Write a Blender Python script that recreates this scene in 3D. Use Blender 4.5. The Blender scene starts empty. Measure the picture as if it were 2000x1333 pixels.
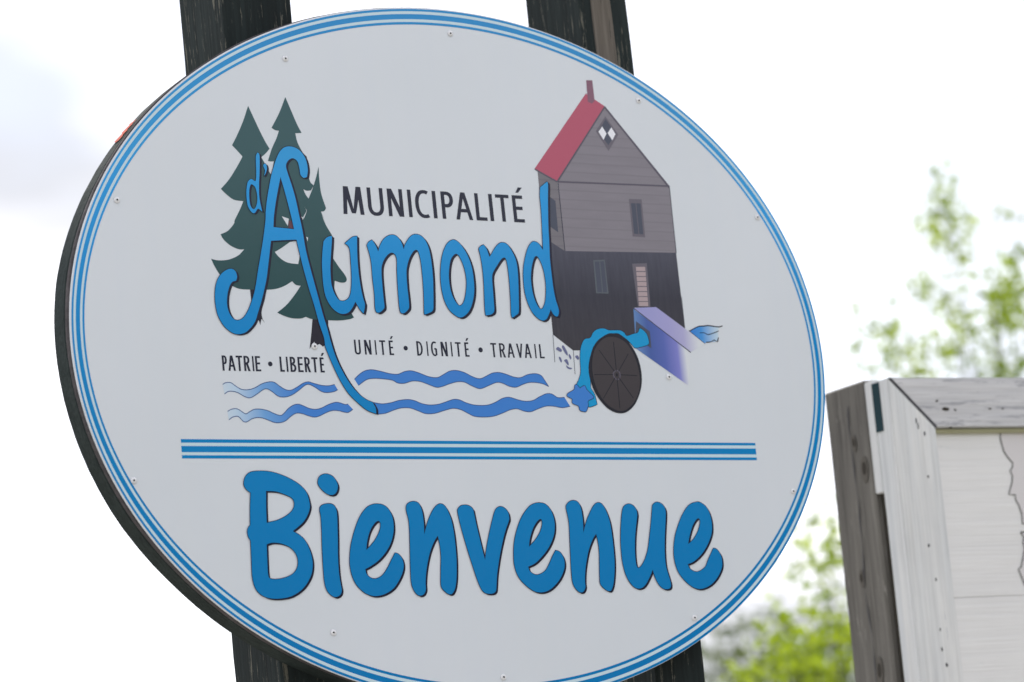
import bpy, bmesh, math, random
from mathutils import Vector, Matrix, noise
from mathutils.geometry import tessellate_polygon

# ---------------------------------------------------------------- measured layout (metres; sign print in 0.1 mm on the board face)
CAM_ROT = [[0.8588523,-0.0214067,-0.5117759],[-0.5018809,-0.2349311,-0.8324199],[-0.1024127,0.9717763,-0.2125148]]
LENS = 106.937
SX = 2.5206
SY = 4.2217
SZ = 2.6649
BIG = [["B",["-4422,-2255 -4386,-2170 -4305,-2105 -4172,-2084 -3985,-2089 -3801,-2131 -3619,-2205 -3458,-2301 -3347,-2422 -3308,-2570 -3309,-2673 -3364,-2794 -3461,-2913 -3644,-3044* -3519,-3119 -3434,-3214 -3373,-3361 -3346,-3516 -3360,-3653 -3404,-3771 -3502,-3906 -3625,-4006 -3782,-4079 -3953,-4106 -4121,-4102 -4247,-4064 -4342,-3991 -4396,-3880 -4415,-3719 -4402,-3448 -4391,-3185* -4427,-3117 -4432,-3032 -4409,-2976 -4374,-2944* -4353,-2683 -4320,-2427* -4378,-2384 -4419,-2324","-4051,-2401* -3940,-2403 -3829,-2420 -3647,-2490 -3583,-2551 -3579,-2628 -3622,-2714 -3734,-2799 -3891,-2867 -4087,-2908* -4074,-2651","-4120,-3248* -4018,-3224 -3870,-3238 -3725,-3296 -3631,-3392 -3599,-3512 -3626,-3631 -3710,-3723 -3847,-3780 -3999,-3803 -4109,-3789 -4140,-3724 -4136,-3537"],[3.1,3.0],1.2 ],
["i",["-3126,-2258 -3094,-2180 -3022,-2137 -2945,-2132 -2862,-2163 -2801,-2233 -2775,-2320 -2800,-2407 -2853,-2459 -2921,-2468 -2995,-2441 -3074,-2371 -3116,-2311"],[3.1,3.0],1.2 ],
["i",["-3136,-2700 -3101,-2640 -3003,-2611 -2908,-2619 -2855,-2668 -2836,-2763 -2846,-2954 -2866,-3213 -2889,-3471 -2896,-3729 -2884,-3901 -2875,-3996 -2911,-4072 -2991,-4105 -3064,-4077 -3133,-3999 -3166,-3861 -3165,-3604 -3152,-3295 -3135,-3037 -3126,-2830"],[3.1,3.0],1.2 ],
["e",["-2105,-2620 -1989,-2638 -1899,-2709 -1843,-2832 -1834,-2981 -1861,-3121 -1930,-3277 -2043,-3423 -2182,-3543 -2327,-3627 -2422,-3669* -2402,-3755 -2328,-3817 -2232,-3824 -2130,-3778 -2031,-3675 -1950,-3555 -1857,-3417* -1800,-3436 -1739,-3506 -1721,-3611 -1746,-3715 -1826,-3853 -1937,-3981 -2082,-4064 -2222,-4101 -2338,-4098 -2468,-4047 -2591,-3933 -2662,-3785 -2688,-3612 -2676,-3457 -2634,-3268 -2547,-3043 -2438,-2836 -2317,-2697 -2214,-2637","-2371,-3361* -2339,-3219 -2278,-3064 -2187,-2943 -2110,-2895 -2070,-2935 -2095,-3048 -2184,-3187 -2282,-3290"],[3.1,3.0],1.2 ],
["n",["-1573,-2684 -1551,-2627 -1475,-2588 -1387,-2588 -1327,-2629 -1290,-2729 -1278,-2872 -1281,-3014 -1290,-3128* -1228,-2972 -1147,-2816 -1052,-2688 -964,-2628 -885,-2639 -821,-2718 -765,-2876 -739,-3077 -733,-3306 -739,-3534 -759,-3747 -783,-3889 -821,-4016 -879,-4093 -936,-4103 -997,-4069 -1061,-3997 -1071,-3912 -1047,-3700 -1023,-3515 -1019,-3330 -1042,-3148* -1112,-3230 -1202,-3385 -1269,-3554 -1321,-3737 -1352,-3906 -1360,-4019 -1400,-4089 -1466,-4115 -1527,-4093 -1583,-4014 -1610,-3901 -1603,-3690 -1580,-3408 -1554,-3096 -1549,-2898 -1573,-2755"],[3.1,3.0],1.2 ],
["v",["-627,-2777 -617,-2712 -562,-2662 -479,-2648 -399,-2663 -339,-2714 -324,-2793 -303,-2966 -256,-3269 -207,-3557* -150,-3342 -73,-3113 9,-2897 87,-2731 176,-2678 264,-2704 322,-2777 332,-2871 312,-2929 237,-3073 155,-3274 67,-3532 -5,-3789 -40,-3975 -62,-4067 -124,-4109 -239,-4106 -314,-4055 -373,-3925 -436,-3696 -514,-3380 -588,-3035"],[3.1,3.0],1.2 ],
["e",["967,-2621 1065,-2651 1153,-2754 1193,-2908 1182,-3068 1130,-3214 1027,-3372 892,-3508 745,-3622 596,-3682* 627,-3765 721,-3817 823,-3804 931,-3741 1011,-3634 1084,-3519 1156,-3418* 1236,-3448 1293,-3536 1305,-3638 1274,-3754 1180,-3898 1048,-4018 922,-4088 785,-4111 655,-4082 517,-3986 400,-3854 345,-3695 341,-3522 376,-3291 452,-3075 570,-2859 724,-2692 848,-2630","652,-3353* 684,-3223 764,-3049 863,-2927 934,-2891 957,-2949 911,-3080 801,-3224"],[3.1,3.0],1.2 ],
["n",["1451,-2719 1462,-2661 1535,-2599 1630,-2585 1702,-2625 1741,-2721 1751,-2883 1746,-3015 1732,-3133* 1816,-2943 1913,-2781 2005,-2664 2088,-2623 2162,-2650 2226,-2754 2279,-2947 2294,-3169 2294,-3434 2282,-3654 2252,-3845 2211,-4005 2155,-4106 2094,-4112 2030,-4074 1963,-4000 1959,-3898 1982,-3679 2006,-3459 2003,-3283 1983,-3147* 1906,-3238 1807,-3412 1742,-3587 1689,-3776 1662,-3950 1658,-4045 1607,-4117 1538,-4122 1469,-4063 1423,-3960 1420,-3786 1436,-3524 1457,-3247 1475,-2969 1464,-2822"],[3.1,3.0],1.2 ],
["u",["2555,-2757 2600,-2683 2682,-2650 2767,-2669 2828,-2736 2841,-2833 2804,-2981 2756,-3174 2722,-3381 2706,-3587 2717,-3706 2748,-3736 2804,-3707 2887,-3605 2970,-3443 3032,-3236 3105,-2954 3170,-2671* 3237,-2627 3316,-2630 3389,-2680 3422,-2763 3407,-2897 3366,-3106 3323,-3359 3302,-3582 3306,-3745 3339,-3894 3361,-4028 3329,-4094 3239,-4107 3157,-4068 3090,-3978 3045,-3859 3026,-3770* 2975,-3858 2869,-4003 2772,-4075 2667,-4080 2572,-4012 2488,-3864 2446,-3657 2444,-3436 2460,-3215 2509,-2934"],[3.1,3.0],1.2 ],
["e",["4082,-2624 4186,-2651 4281,-2739 4332,-2890 4333,-3071 4285,-3221 4170,-3400 4024,-3548 3868,-3650 3747,-3690* 3780,-3768 3879,-3822 3988,-3809 4105,-3736 4174,-3625 4310,-3425* 4379,-3448 4446,-3547 4458,-3675 4420,-3794 4309,-3942 4168,-4051 4017,-4108 3892,-4113 3758,-4058 3616,-3929 3529,-3793 3491,-3614 3498,-3436 3555,-3213 3655,-3004 3768,-2825 3914,-2676","3806,-3347* 3848,-3216 3935,-3037 4021,-2933 4078,-2906 4102,-2964 4051,-3098 3941,-3247"],[3.1,3.0],1.2 ],
["d",["-3709,3106 -3677,3161* -3646,3109 -3671,2839 -3704,2586 -3714,2385 -3686,2166* -3757,2213 -3817,2144 -3870,2145 -3932,2242 -3944,2391 -3930,2542 -3893,2661 -3826,2706 -3758,2676 -3730,2836 -3722,3004","-3826,2617 -3772,2566 -3752,2450 -3760,2333 -3800,2231 -3846,2204 -3886,2261 -3896,2377 -3882,2528 -3854,2604"],[3.5,2.2],0.8 ],
["apostrophe",["-3594,2952 -3560,2980 -3536,2947 -3537,2880 -3567,2811 -3598,2764* -3571,2861 -3588,2911"],[3.5,2.2],0.8 ],
["A",["-2820,2791* -2793,2919 -2807,3071 -2863,3186 -2955,3266 -3079,3296 -3190,3270 -3279,3189 -3355,3058 -3413,2920 -3472,2766 -3526,2578 -3581,2375 -3623,2173 -3640,2036 -3687,1818 -3745,1583 -3799,1382 -3854,1182 -3896,1016 -3948,833 -4016,667 -4092,517 -4182,401 -4282,352 -4367,380 -4428,476 -4451,605 -4434,753 -4391,885 -4330,977 -4258,1001* -4234,1070 -4253,1152 -4310,1194 -4390,1183 -4492,1119 -4580,1010 -4632,861 -4653,681 -4648,551 -4625,422 -4551,277 -4455,182 -4338,128 -4196,147 -4084,224 -3985,340 -3919,489 -3850,655 -3778,855 -3715,1055 -3654,1321 -3605,1555 -3575,1686* -3341,1707 -3115,1724* -3076,1475 -3030,1210 -2969,913 -2905,649 -2845,353 -2779,106 -2770,-34 -2722,-184 -2648,-384 -2546,-612 -2424,-811 -2266,-967 -2119,-1081 -1959,-1141* -1957,-1050 -2003,-953* -2117,-908 -2250,-809 -2390,-639 -2524,-396 -2611,-168 -2666,62 -2708,277 -2759,488 -2831,851 -2903,1215 -2961,1546 -2991,1880 -3028,2146 -3065,2416 -3115,2649 -3168,2849 -3185,2949 -3159,3026 -3100,3080 -3035,3095 -2968,3045 -2943,2928 -2935,2827 -2885,2775","-3302,2766* -3246,2508 -3175,2126 -3143,1898* -3330,1909 -3509,1917* -3481,2112 -3407,2417"],[4.0,2.2],1.2 ],
["u",["-2626,1714* -2571,1774 -2512,1802 -2462,1811* -2475,1713 -2493,1609 -2526,1414 -2550,1220 -2555,1027 -2533,900 -2482,786 -2425,730 -2355,725 -2274,766 -2224,845 -2192,975 -2169,1169 -2161,1363 -2157,1557 -2176,1647 -2239,1696* -2150,1765 -2075,1813 -2000,1827* -2014,1692 -2029,1497 -2035,1238 -2024,1006 -2001,813 -1972,685* -1988,607 -2018,523* -2080,598 -2145,719* -2212,614 -2291,535 -2392,507 -2487,530 -2590,616 -2672,767 -2702,959 -2700,1190 -2689,1370 -2659,1564"],[4.2,3.0],1.2 ],
["m",["-1833,1680* -1799,1733 -1731,1775* -1675,1693 -1634,1583* -1591,1683 -1523,1783 -1430,1852 -1327,1876 -1244,1840 -1182,1751 -1151,1637* -1112,1728 -1028,1836 -950,1892 -862,1902 -779,1866 -715,1783 -671,1653 -651,1443 -651,1181 -668,957 -687,761 -714,617 -806,562 -881,538* -883,586 -867,756 -850,1017 -846,1253 -852,1462 -880,1605 -920,1637 -981,1601 -1058,1494 -1116,1361 -1143,1242 -1154,1007 -1151,838 -1155,669 -1191,603 -1268,549 -1324,561 -1338,638 -1338,807 -1331,1028 -1318,1263 -1301,1446 -1320,1536 -1381,1571 -1456,1538 -1537,1450 -1591,1344 -1613,1201 -1618,954 -1617,760 -1618,643 -1656,591 -1725,550 -1780,562 -1791,664 -1780,858 -1786,1117 -1782,1350 -1795,1506"],[4.2,3.0],1.2 ],
["o",["-202,1836 -116,1813 -24,1717 61,1561 113,1364 125,1153 110,955 61,782 -15,635 -114,541 -206,506 -291,536 -397,625 -469,767 -502,923 -511,1106 -495,1291 -454,1489 -392,1650 -304,1779","-178,1595 -115,1568 -56,1438 -22,1280 -18,1122 -51,937 -109,777 -183,709 -245,740 -312,863 -345,1020 -345,1217 -310,1402 -259,1523"],[4.2,3.0],1.2 ],
["n",["282,1702* 320,1743 383,1775* 434,1708 476,1566* 530,1632 601,1728 685,1804 762,1827 849,1797 926,1687 984,1542 1000,1369 988,1141 964,875 935,635 875,574 790,525* 782,604 794,737 806,936 815,1202 811,1415 795,1535 761,1567 697,1531 593,1408 513,1299 483,1191 477,992 469,794 458,635 391,574 285,554* 281,643 295,855 314,1120 319,1358 305,1557"],[4.2,3.0],1.2 ],
["d",["1625,2836* 1777,2946* 1785,2885 1748,2584 1705,2175 1685,1864 1664,1593 1663,1338 1668,1069 1689,869 1724,723 1725,643 1690,575 1631,587 1586,652 1569,699* 1528,611 1464,523 1385,494 1299,532 1205,629 1134,786 1096,972 1094,1185 1120,1399 1178,1589 1250,1753 1322,1843 1386,1872 1473,1835 1543,1726* 1557,1899 1578,2170 1581,2224 1596,2468 1599,2685","1398,1617 1454,1559 1505,1413 1527,1226 1518,1025 1480,836 1428,728 1379,693 1324,739 1266,883 1242,1056 1246,1243 1287,1432 1342,1568"],[4.2,3.0],1.2]]
SHAPES = [["printed_pine",1,"pine",["-3768,3945* -3888,3668 -4018,3424 -4118,3259* -4040,3180 -3956,3089* -3963,3055 -4086,2868 -4228,2677 -4383,2516* -4286,2425 -4170,2347 -4003,2330* -4078,2185 -4183,2010 -4206,1945 -4323,1824 -4457,1761* -4407,1673 -4293,1578 -4157,1526 -4060,1529* -4184,1418 -4367,1345 -4543,1330 -4659,1351* -4605,1222 -4529,1093 -4435,982 -4335,920 -4217,874 -4077,865 -3936,870 -3723,873 -3544,895 -3396,949 -3264,1023* -3145,1140 -3065,1314* -3305,1337 -3441,1412 -3521,1505* -3458,1794 -3410,2668 -3484,2832 -3559,2988 -3612,3086* -3525,3158 -3449,3238* -3523,3369 -3612,3566"] ],
["printed_pine.1",2,"pine",["-3079,4138* -3215,3862 -3379,3597* -3324,3563 -3250,3554* -3312,3415 -3409,3240 -3497,3033* -3448,3023 -3393,3031* -3448,2834 -3524,2595 -3599,1622* -3521,1505* -3389,1580 -3236,1681* -3117,1704 -2927,1701* -2936,1983 -2950,2116* -2886,2214 -2908,2269* -2820,2424* -2868,2493 -2904,2584* -2843,2561 -2766,2570* -2706,2653* -2778,2759 -2786,3140* -2860,3220 -2934,3386 -2957,3529* -2841,3541* -2913,3693 -3000,3926"] ],
["printed_pine.2",3,"pine",["-2586,2981* -2645,2808 -2717,2635 -2796,2479 -2863,2358 -2908,2264* -2877,2215 -2957,2049 -3025,1811* -3076,1475 -3132,1273* -3263,1033* -3197,972 -3109,958* -3231,806 -3391,636 -3573,499* -3462,452 -3323,415 -3162,414 -3069,443* -2947,408 -2678,398 -2460,399 -2275,425 -2194,456* -2229,518* -2430,696 -2501,894 -2484,1062* -2377,1035 -2294,1043 -2261,1094 -2290,1169 -2387,1300 -2481,1447* -2460,1834* -2553,1999 -2609,2165 -2579,2101 -2619,2218* -2557,2232 -2519,2281* -2583,2523 -2594,2777"] ],
["printed_pine",0,"bark",["-4022,888* -4016,667* -3972,488 -3906,342* -3894,285* -3861,393* -3811,320* -3847,409 -3845,524 -3774,707 -3721,898*"] ],
["printed_pine.2",2,"bark",["-2949,425* -3000,151 -3053,-86* -2960,34* -2926,-23* -2861,0* -2810,-42* -2760,-13* -2701,32* -2665,432*"] ],
["printed_pine.1",5,"bark2",["-3223,2037* -3168,2040* -3139,1899* -3241,1903*"] ],
["printed_pine.1",4,"face",["-3338,2107* -3216,2071* -3246,1949*"] ],
["printed_pine.1",4,"face",["-2986,2118* -2951,2103* -2961,2062*"] ],
["printed_pine.1",4,"face",["-2929,1782* -2899,1770* -2913,1702*"] ],
["printed_mill",1,"side_siding",["1612,3134* 1989,2963* 1987,1729* 1593,1955*"] ],
["printed_mill",1,"siding",["3111,4363* 1979,2965* 2001,2963* 1986,1725* 4266,1782* 4284,2973*"] ],
["printed_mill",1,"stone",["1593,1955* 1987,1729* 4267,1785* 4261,429* 4277,416* 3708,790* 3280,773* 3219,313* 3202,183* 3005,114* 2081,-5* 1933,-10* 1565,259*"] ],
["printed_mill",2,"roof",["1557,3164* 2767,4584* 3123,4381* 1978,2961* 1612,3129*"] ],
["printed_mill",3,"chimney",["2806,4829* 2931,4835* 2933,4461* 2871,4407* 2789,4435*"] ],
["printed_mill",3,"trim",["3130,4386* 4302,2981* 4275,2949* 3112,4352*"] ],
["printed_mill",3,"trim",["3119,4376* 3123,4339* 1994,2941* 1973,2964*"] ],
["printed_mill",3,"trim",["1558,3169* 1626,3140* 1980,2971* 1971,2944* 1610,3116* 1555,3146*"] ],
["printed_mill",3,"trim",["1998,2969* 4276,3004* 4285,2977* 1999,2940*"] ],
["printed_mill",3,"line",["1990,2942* 2004,2942* 1993,1729* 1979,1729*"] ],
["printed_mill",3,"line",["4283,2979* 4295,2979* 4276,1778* 4263,1778*"] ],
["printed_mill",3,"line",["4268,995* 4276,996* 4267,428* 4257,428*"] ],
["printed_mill",3,"line",["1560,258* 1569,259* 1548,-220* 1539,-220*"] ],
["printed_mill",3,"line",["1930,-10* 1939,-10* 1922,-423* 1913,-424*"] ],
["printed_mill",3,"frame_dark",["3118,4191* 3343,3875* 3103,3566* 2887,3910*"] ],
["printed_mill",4,"pane",["3116,4146* 3296,3881* 3111,3670* 2939,3906*"] ],
["printed_mill",5,"white_ink",["3027,4003* 3100,3878* 3024,3761* 2938,3901*"] ],
["printed_mill",5,"white_ink",["3216,3996* 3286,3880* 3204,3762* 3126,3891*"] ],
["printed_mill",3,"frame_dark",["3411,2716* 3674,2720* 3657,2038* 3401,2044*"] ],
["printed_mill",4,"pane",["3444,2641* 3537,2643* 3526,2090* 3436,2093*"] ],
["printed_mill",4,"pane",["3551,2644* 3640,2644* 3625,2090* 3542,2091*"] ],
["printed_mill",3,"pane",["1805,2677* 1905,2610* 1891,2056* 1751,2146*"] ],
["printed_mill",3,"frame_light",["2536,1587* 2771,1605* 2771,1005* 2519,1005*"] ],
["printed_mill",4,"pane",["2561,1563* 2657,1571* 2643,1025* 2550,1026*"] ],
["printed_mill",4,"pane",["2674,1571* 2751,1578* 2748,1028* 2662,1026*"] ],
["printed_mill",3,"frame_dark",["3322,1554* 3628,1573* 3599,791* 3342,794*"] ],
["printed_mill",4,"louvre",["3393,1499* 3583,1505* 3580,1431* 3390,1425*"] ],
["printed_mill",4,"louvre",["3390,1408* 3581,1415* 3575,1341* 3387,1335*"] ],
["printed_mill",4,"louvre",["3385,1320* 3576,1326* 3573,1252* 3383,1246*"] ],
["printed_mill",4,"louvre",["3383,1232* 3574,1238* 3568,1164* 3381,1158*"] ],
["printed_mill",4,"louvre",["3378,1142* 3569,1148* 3566,1074* 3376,1068*"] ],
["printed_mill",4,"louvre",["3376,1052* 3566,1058* 3561,984* 3373,978*"] ],
["printed_mill",4,"louvre",["3371,964* 3561,969* 3559,896* 3369,890*"] ],
["printed_mill",4,"louvre",["3369,876* 3559,881* 3554,808* 3366,802*"] ],
["printed_mill",3,"stone_spot",["1597,4 1639,45 1706,-2 1683,-39"] ],
["printed_mill",3,"stone_spot",["1716,46 1752,71 1811,-39 1808,-103 1763,-56"] ],
["printed_mill",3,"stone_spot",["1830,-103 1852,-74 1881,-134 1859,-166"] ],
["printed_mill",3,"stone_spot",["1631,-139 1663,-130 1685,-201 1661,-218"] ],
["printed_mill",3,"stone_spot",["1729,-185 1786,-164 1814,-231 1800,-271 1752,-216"] ],
["printed_mill",3,"stone_spot",["1764,-272 1814,-303 1873,-317 1837,-339 1776,-319"] ],
["printed_mill",3,"stone_spot",["1957,-116 2006,-92 2036,-139 2005,-171"] ],
["printed_mill",3,"trough_front",["3243,753* 4318,8* 4194,-582* 3203,50* 3219,313*"] ],
["printed_mill",3,"trough_top",["3251,766* 3715,795* 4652,166* 4324,11*"] ],
["printed_mill",4,"line",["3250,756* 3260,763* 4330,11* 4322,-5*"] ],
["printed_mill",4,"line",["4333,392* 4341,395* 4652,166* 4644,159*"] ],
["printed_mill",4,"pane",["3267,534* 3527,356* 3521,57* 3428,115* 3277,185* 3229,313*"] ],
["printed_mill",5,"ink",["4348,392* 4537,475 4675,492 4773,501 4965,483 5061,502* 5063,485* 4962,464 4770,481 4672,471 4535,456 4354,376*"] ],
["printed_mill",4,"tail_water",["4347,385* 4536,467 4674,482 4772,491 4906,476 5003,479* 4954,403 4947,287* 4888,212 4691,196 4645,169*"] ],
["printed_mill",5,"ink",["4560,364* 4657,366 4731,340 4851,368 4964,407* 4962,390* 4849,351 4729,322 4655,353 4559,351*"] ],
["printed_mill",5,"ink",["4673,199* 4771,209 4853,244 4900,217 4937,287* 4952,279* 4915,201 4851,226 4769,194 4670,182*"] ],
["printed_mill",5,"stream",["3344,405 3430,342 3468,270 3481,157 3438,115 3301,80 3186,61 3144,101 3070,180 2985,243 2881,305 2769,306 2655,292 2536,233 2454,174 2389,101 2338,59 2299,-30 2249,-127 2201,-288 2194,-416 2206,-543 2200,-655 2260,-766 2290,-933* 2235,-957 2122,-982 2076,-911 2005,-753 1931,-611 1980,-515 2033,-387 2048,-195 2064,-66 2099,62 2179,184 2303,219 2370,309 2461,368 2593,387 2701,358 2907,362 2995,324 3044,268 3180,304 3278,331 3314,388","OUTLINE"] ],
["printed_mill",6,"wheel_rim",["2655,292 2769,306 2896,281 3051,180 3161,20 3232,-157 3258,-382 3230,-593 3148,-787 3033,-949 2889,-1054 2754,-1088 2609,-1065 2471,-987 2342,-845 2252,-686 2210,-511 2206,-320 2247,-143 2325,35 2455,183"] ],
["printed_mill",7,"wheel",["2723,245 2870,224 3009,146 3120,-13 3188,-206 3214,-432 3188,-625 3109,-803 2977,-949 2816,-1039 2669,-1033 2496,-939 2369,-781 2299,-606 2270,-399 2287,-190 2358,4 2488,151 2609,226"] ],
["printed_mill",8,"wheel_rim",["2758,-350* 2766,157* 2751,157* 2743,-352*"] ],
["printed_mill",8,"wheel_rim",["2799,-361* 3036,-50* 3026,-44* 2787,-355*"] ],
["printed_mill",8,"wheel_rim",["2823,-423* 3161,-434* 3163,-421* 2824,-410*"] ],
["printed_mill",8,"wheel_rim",["2779,-471* 3026,-824* 3038,-817* 2791,-462*"] ],
["printed_mill",8,"wheel_rim",["2741,-479* 2729,-1008* 2744,-1008* 2756,-477*"] ],
["printed_mill",8,"wheel_rim",["2700,-469* 2421,-833* 2431,-839* 2712,-475*"] ],
["printed_mill",8,"wheel_rim",["2676,-410* 2296,-416* 2294,-429* 2674,-422*"] ],
["printed_mill",8,"wheel_rim",["2719,-359* 2457,9* 2445,2* 2705,-367*"] ],
["printed_mill",8,"trim",["2760,-334 2813,-358 2828,-414 2812,-478 2765,-511 2711,-496 2672,-440 2684,-376","2757,-355 2795,-377 2804,-422 2789,-470 2754,-490 2720,-472 2696,-424 2707,-383"] ],
["printed_mill",8,"wheel_rim",["2752,-391 2769,-406 2769,-435 2750,-452 2734,-436 2732,-407"] ],
["printed_mill",9,"wave",["1884,-620 1923,-603 1979,-666* 2058,-622 2093,-633 2114,-688 2220,-790 2224,-830 2117,-879 2107,-959 2058,-1055 2002,-1063 1932,-1040 1913,-969 1801,-922 1800,-851 1715,-805 1730,-757 1857,-692","OUTLINE"]]]
WAVES = [["-4641,-693 -4586,-664 -4495,-663 -4424,-711 -4323,-766 -4202,-771 -4092,-741 -3948,-669 -3823,-638 -3731,-647 -3645,-707 -3542,-762 -3450,-768 -3337,-717 -3222,-651 -3126,-628 -3020,-655 -2898,-682 -2773,-687 -2661,-664","-4625,-847 -4553,-804 -4462,-803 -4374,-829 -4287,-878 -4183,-902 -4056,-839 -3958,-775 -3879,-752 -3791,-794 -3691,-867 -3585,-883 -3459,-853 -3328,-780 -3194,-686 -3115,-671 -3011,-719 -2908,-782 -2816,-799 -2689,-783 -2611,-749",1 ],
["-4597,-1126 -4519,-1088 -4427,-1083 -4341,-1131 -4283,-1162 -4204,-1122 -4125,-1087 -4018,-1083 -3898,-1105 -3780,-1154 -3690,-1181 -3627,-1159 -3525,-1066 -3428,-1011 -3341,-996 -3258,-1021 -3154,-1062 -3046,-1076 -2935,-1053 -2804,-995 -2675,-958 -2597,-964 -2505,-991 -2450,-984","-4587,-1262 -4515,-1216 -4438,-1202 -4395,-1222 -4340,-1282 -4280,-1291 -4185,-1242 -4091,-1220 -4001,-1226 -3897,-1260 -3793,-1297 -3686,-1297 -3591,-1265 -3492,-1193 -3394,-1143 -3286,-1149 -3181,-1183 -3075,-1204 -2979,-1182 -2865,-1131 -2751,-1094 -2642,-1093 -2534,-1116 -2456,-1120 -2371,-1069",1 ],
["-2292,-573 -2190,-487 -2082,-429 -1956,-409 -1793,-434 -1630,-469 -1485,-476 -1355,-430 -1228,-415 -1085,-450 -922,-505 -755,-521 -621,-462 -509,-409 -380,-395 -234,-427 -71,-501 55,-527 167,-487 304,-428 435,-416 563,-443 710,-488 840,-496 977,-445 1134,-424 1240,-451 1288,-508 1371,-642","-2230,-674 -2077,-579 -1950,-553 -1785,-556 -1600,-577 -1501,-623 -1376,-625 -1226,-585 -1079,-592 -937,-637 -794,-682 -687,-671 -533,-622 -380,-585 -252,-589 -130,-644 -7,-690 79,-689 237,-629 372,-585 479,-597 603,-647 733,-661 870,-611 1005,-576 1159,-578 1288,-605 1371,-642",0 ],
["-1992,-951 -1829,-973 -1661,-952 -1512,-913 -1343,-896 -1220,-914 -1099,-959 -954,-982 -784,-969 -631,-926 -499,-886 -383,-889 -250,-940 -83,-976 132,-974 288,-930 448,-856 581,-835 729,-872 879,-899 1034,-884 1173,-818 1312,-765 1422,-771 1525,-828 1659,-822","-1930,-1145 -1784,-1129 -1633,-1077 -1484,-1038 -1317,-1037 -1175,-1082 -1033,-1128 -864,-1120 -690,-1073 -516,-1034 -370,-1055 -248,-1111 -126,-1163 44,-1174 240,-1159 419,-1104 578,-1046 710,-1029 837,-1066 967,-1076 1127,-1021 1286,-977 1440,-979 1593,-1001 1751,-976",0]]
BARS = [["blue","-5437,-1573* 5456,-1587* 5455,-1633* -5438,-1630*" ],
["pale","-5438,-1630* 5455,-1633* 5453,-1687* -5439,-1682*" ],
["blue","-5439,-1682* 5453,-1687* 5451,-1791* -5440,-1781*" ],
["pale","-5440,-1781* 5451,-1791* 5449,-1845* -5441,-1828*" ],
["blue","-5441,-1828* 5449,-1845* 5448,-1893* -5442,-1880*"]]
TEXT = [["M",-2205,-1817,2198,474,0.127 ],
["U",-1736,-1441,2198,474,0.127 ],
["N",-1360,-1074,2198,474,0.127 ],
["I",-980,-913,2198,474,0.127 ],
["C",-843,-587,2198,474,0.127 ],
["I",-511,-441,2198,474,0.127 ],
["P",-344,-115,2198,474,0.127 ],
["A",-82,241,2198,474,0.127 ],
["L",308,521,2198,474,0.127 ],
["I",579,650,2198,474,0.127 ],
["T",713,978,2198,474,0.127 ],
["É",1041,1254,2198,474,0.127 ],
["P",-4620,-4534,-470,248,0.125 ],
["A",-4519,-4389,-470,248,0.125 ],
["T",-4377,-4263,-470,248,0.125 ],
["R",-4241,-4132,-470,248,0.125 ],
["I",-4093,-4065,-470,248,0.125 ],
["E",-4041,-3946,-470,248,0.125 ],
["•",-3818,-3738,-470,248,0.125 ],
["L",-3609,-3528,-470,248,0.125 ],
["I",-3494,-3463,-470,248,0.125 ],
["B",-3426,-3320,-470,248,0.125 ],
["E",-3289,-3193,-470,248,0.125 ],
["R",-3168,-3063,-470,248,0.125 ],
["T",-3038,-2928,-470,248,0.125 ],
["É",-2892,-2814,-470,248,0.125 ],
["U",-2237,-2123,-158,244,0.118 ],
["N",-2053,-1929,-158,244,0.118 ],
["I",-1859,-1834,-158,244,0.118 ],
["T",-1773,-1663,-158,244,0.118 ],
["É",-1600,-1518,-158,244,0.118 ],
["•",-1331,-1252,-158,244,0.118 ],
["D",-1086,-974,-158,244,0.118 ],
["I",-898,-873,-158,244,0.118 ],
["G",-818,-707,-158,244,0.118 ],
["N",-631,-509,-158,244,0.118 ],
["I",-443,-417,-158,244,0.118 ],
["T",-357,-248,-158,244,0.118 ],
["É",-180,-99,-158,244,0.118 ],
["•",81,166,-158,244,0.118 ],
["T",319,430,-158,244,0.118 ],
["R",486,602,-158,244,0.118 ],
["A",635,772,-158,244,0.118 ],
["V",819,940,-158,244,0.118 ],
["A",967,1102,-158,244,0.118 ],
["I",1172,1198,-158,244,0.118 ],
["L",1262,1355,-158,244,0.118]]
SCREWS = [[-3016,4801],[165,5478],[3851,4526],[6098,2503],[6137,-2444],[3761,-4604],[-82,-5473],[-3087,-4665],[-6283,-2227],[-6201,2247],[3810,-441],[-2961,-42]]
MO = [3.5844,4.4851,2.6924]
MYAW = -0.06823
MAP1 = [[0.2636,-0.0968],[0.2605,-0.1187],[0.2653,-0.1433],[0.2735,-0.1556],[0.2835,-0.1666],[0.2813,-0.1748],[0.2748,-0.1815],[0.2792,-0.1925],[0.2756,-0.206],[0.265,-0.2275],[0.2812,-0.2292],[0.2799,-0.2387],[0.2853,-0.2469],[0.2909,-0.266],[0.2897,-0.2855],[0.3011,-0.2871]]
MAP2 = [[0.2824,-0.3024],[0.2893,-0.312],[0.2855,-0.3227],[0.2879,-0.3336],[0.2813,-0.3523],[0.2746,-0.3696],[0.2675,-0.3734],[0.2733,-0.3897],[0.278,-0.4033],[0.2846,-0.4143]]
TREE_A = [[9.01,10.85,0.0]]
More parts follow.
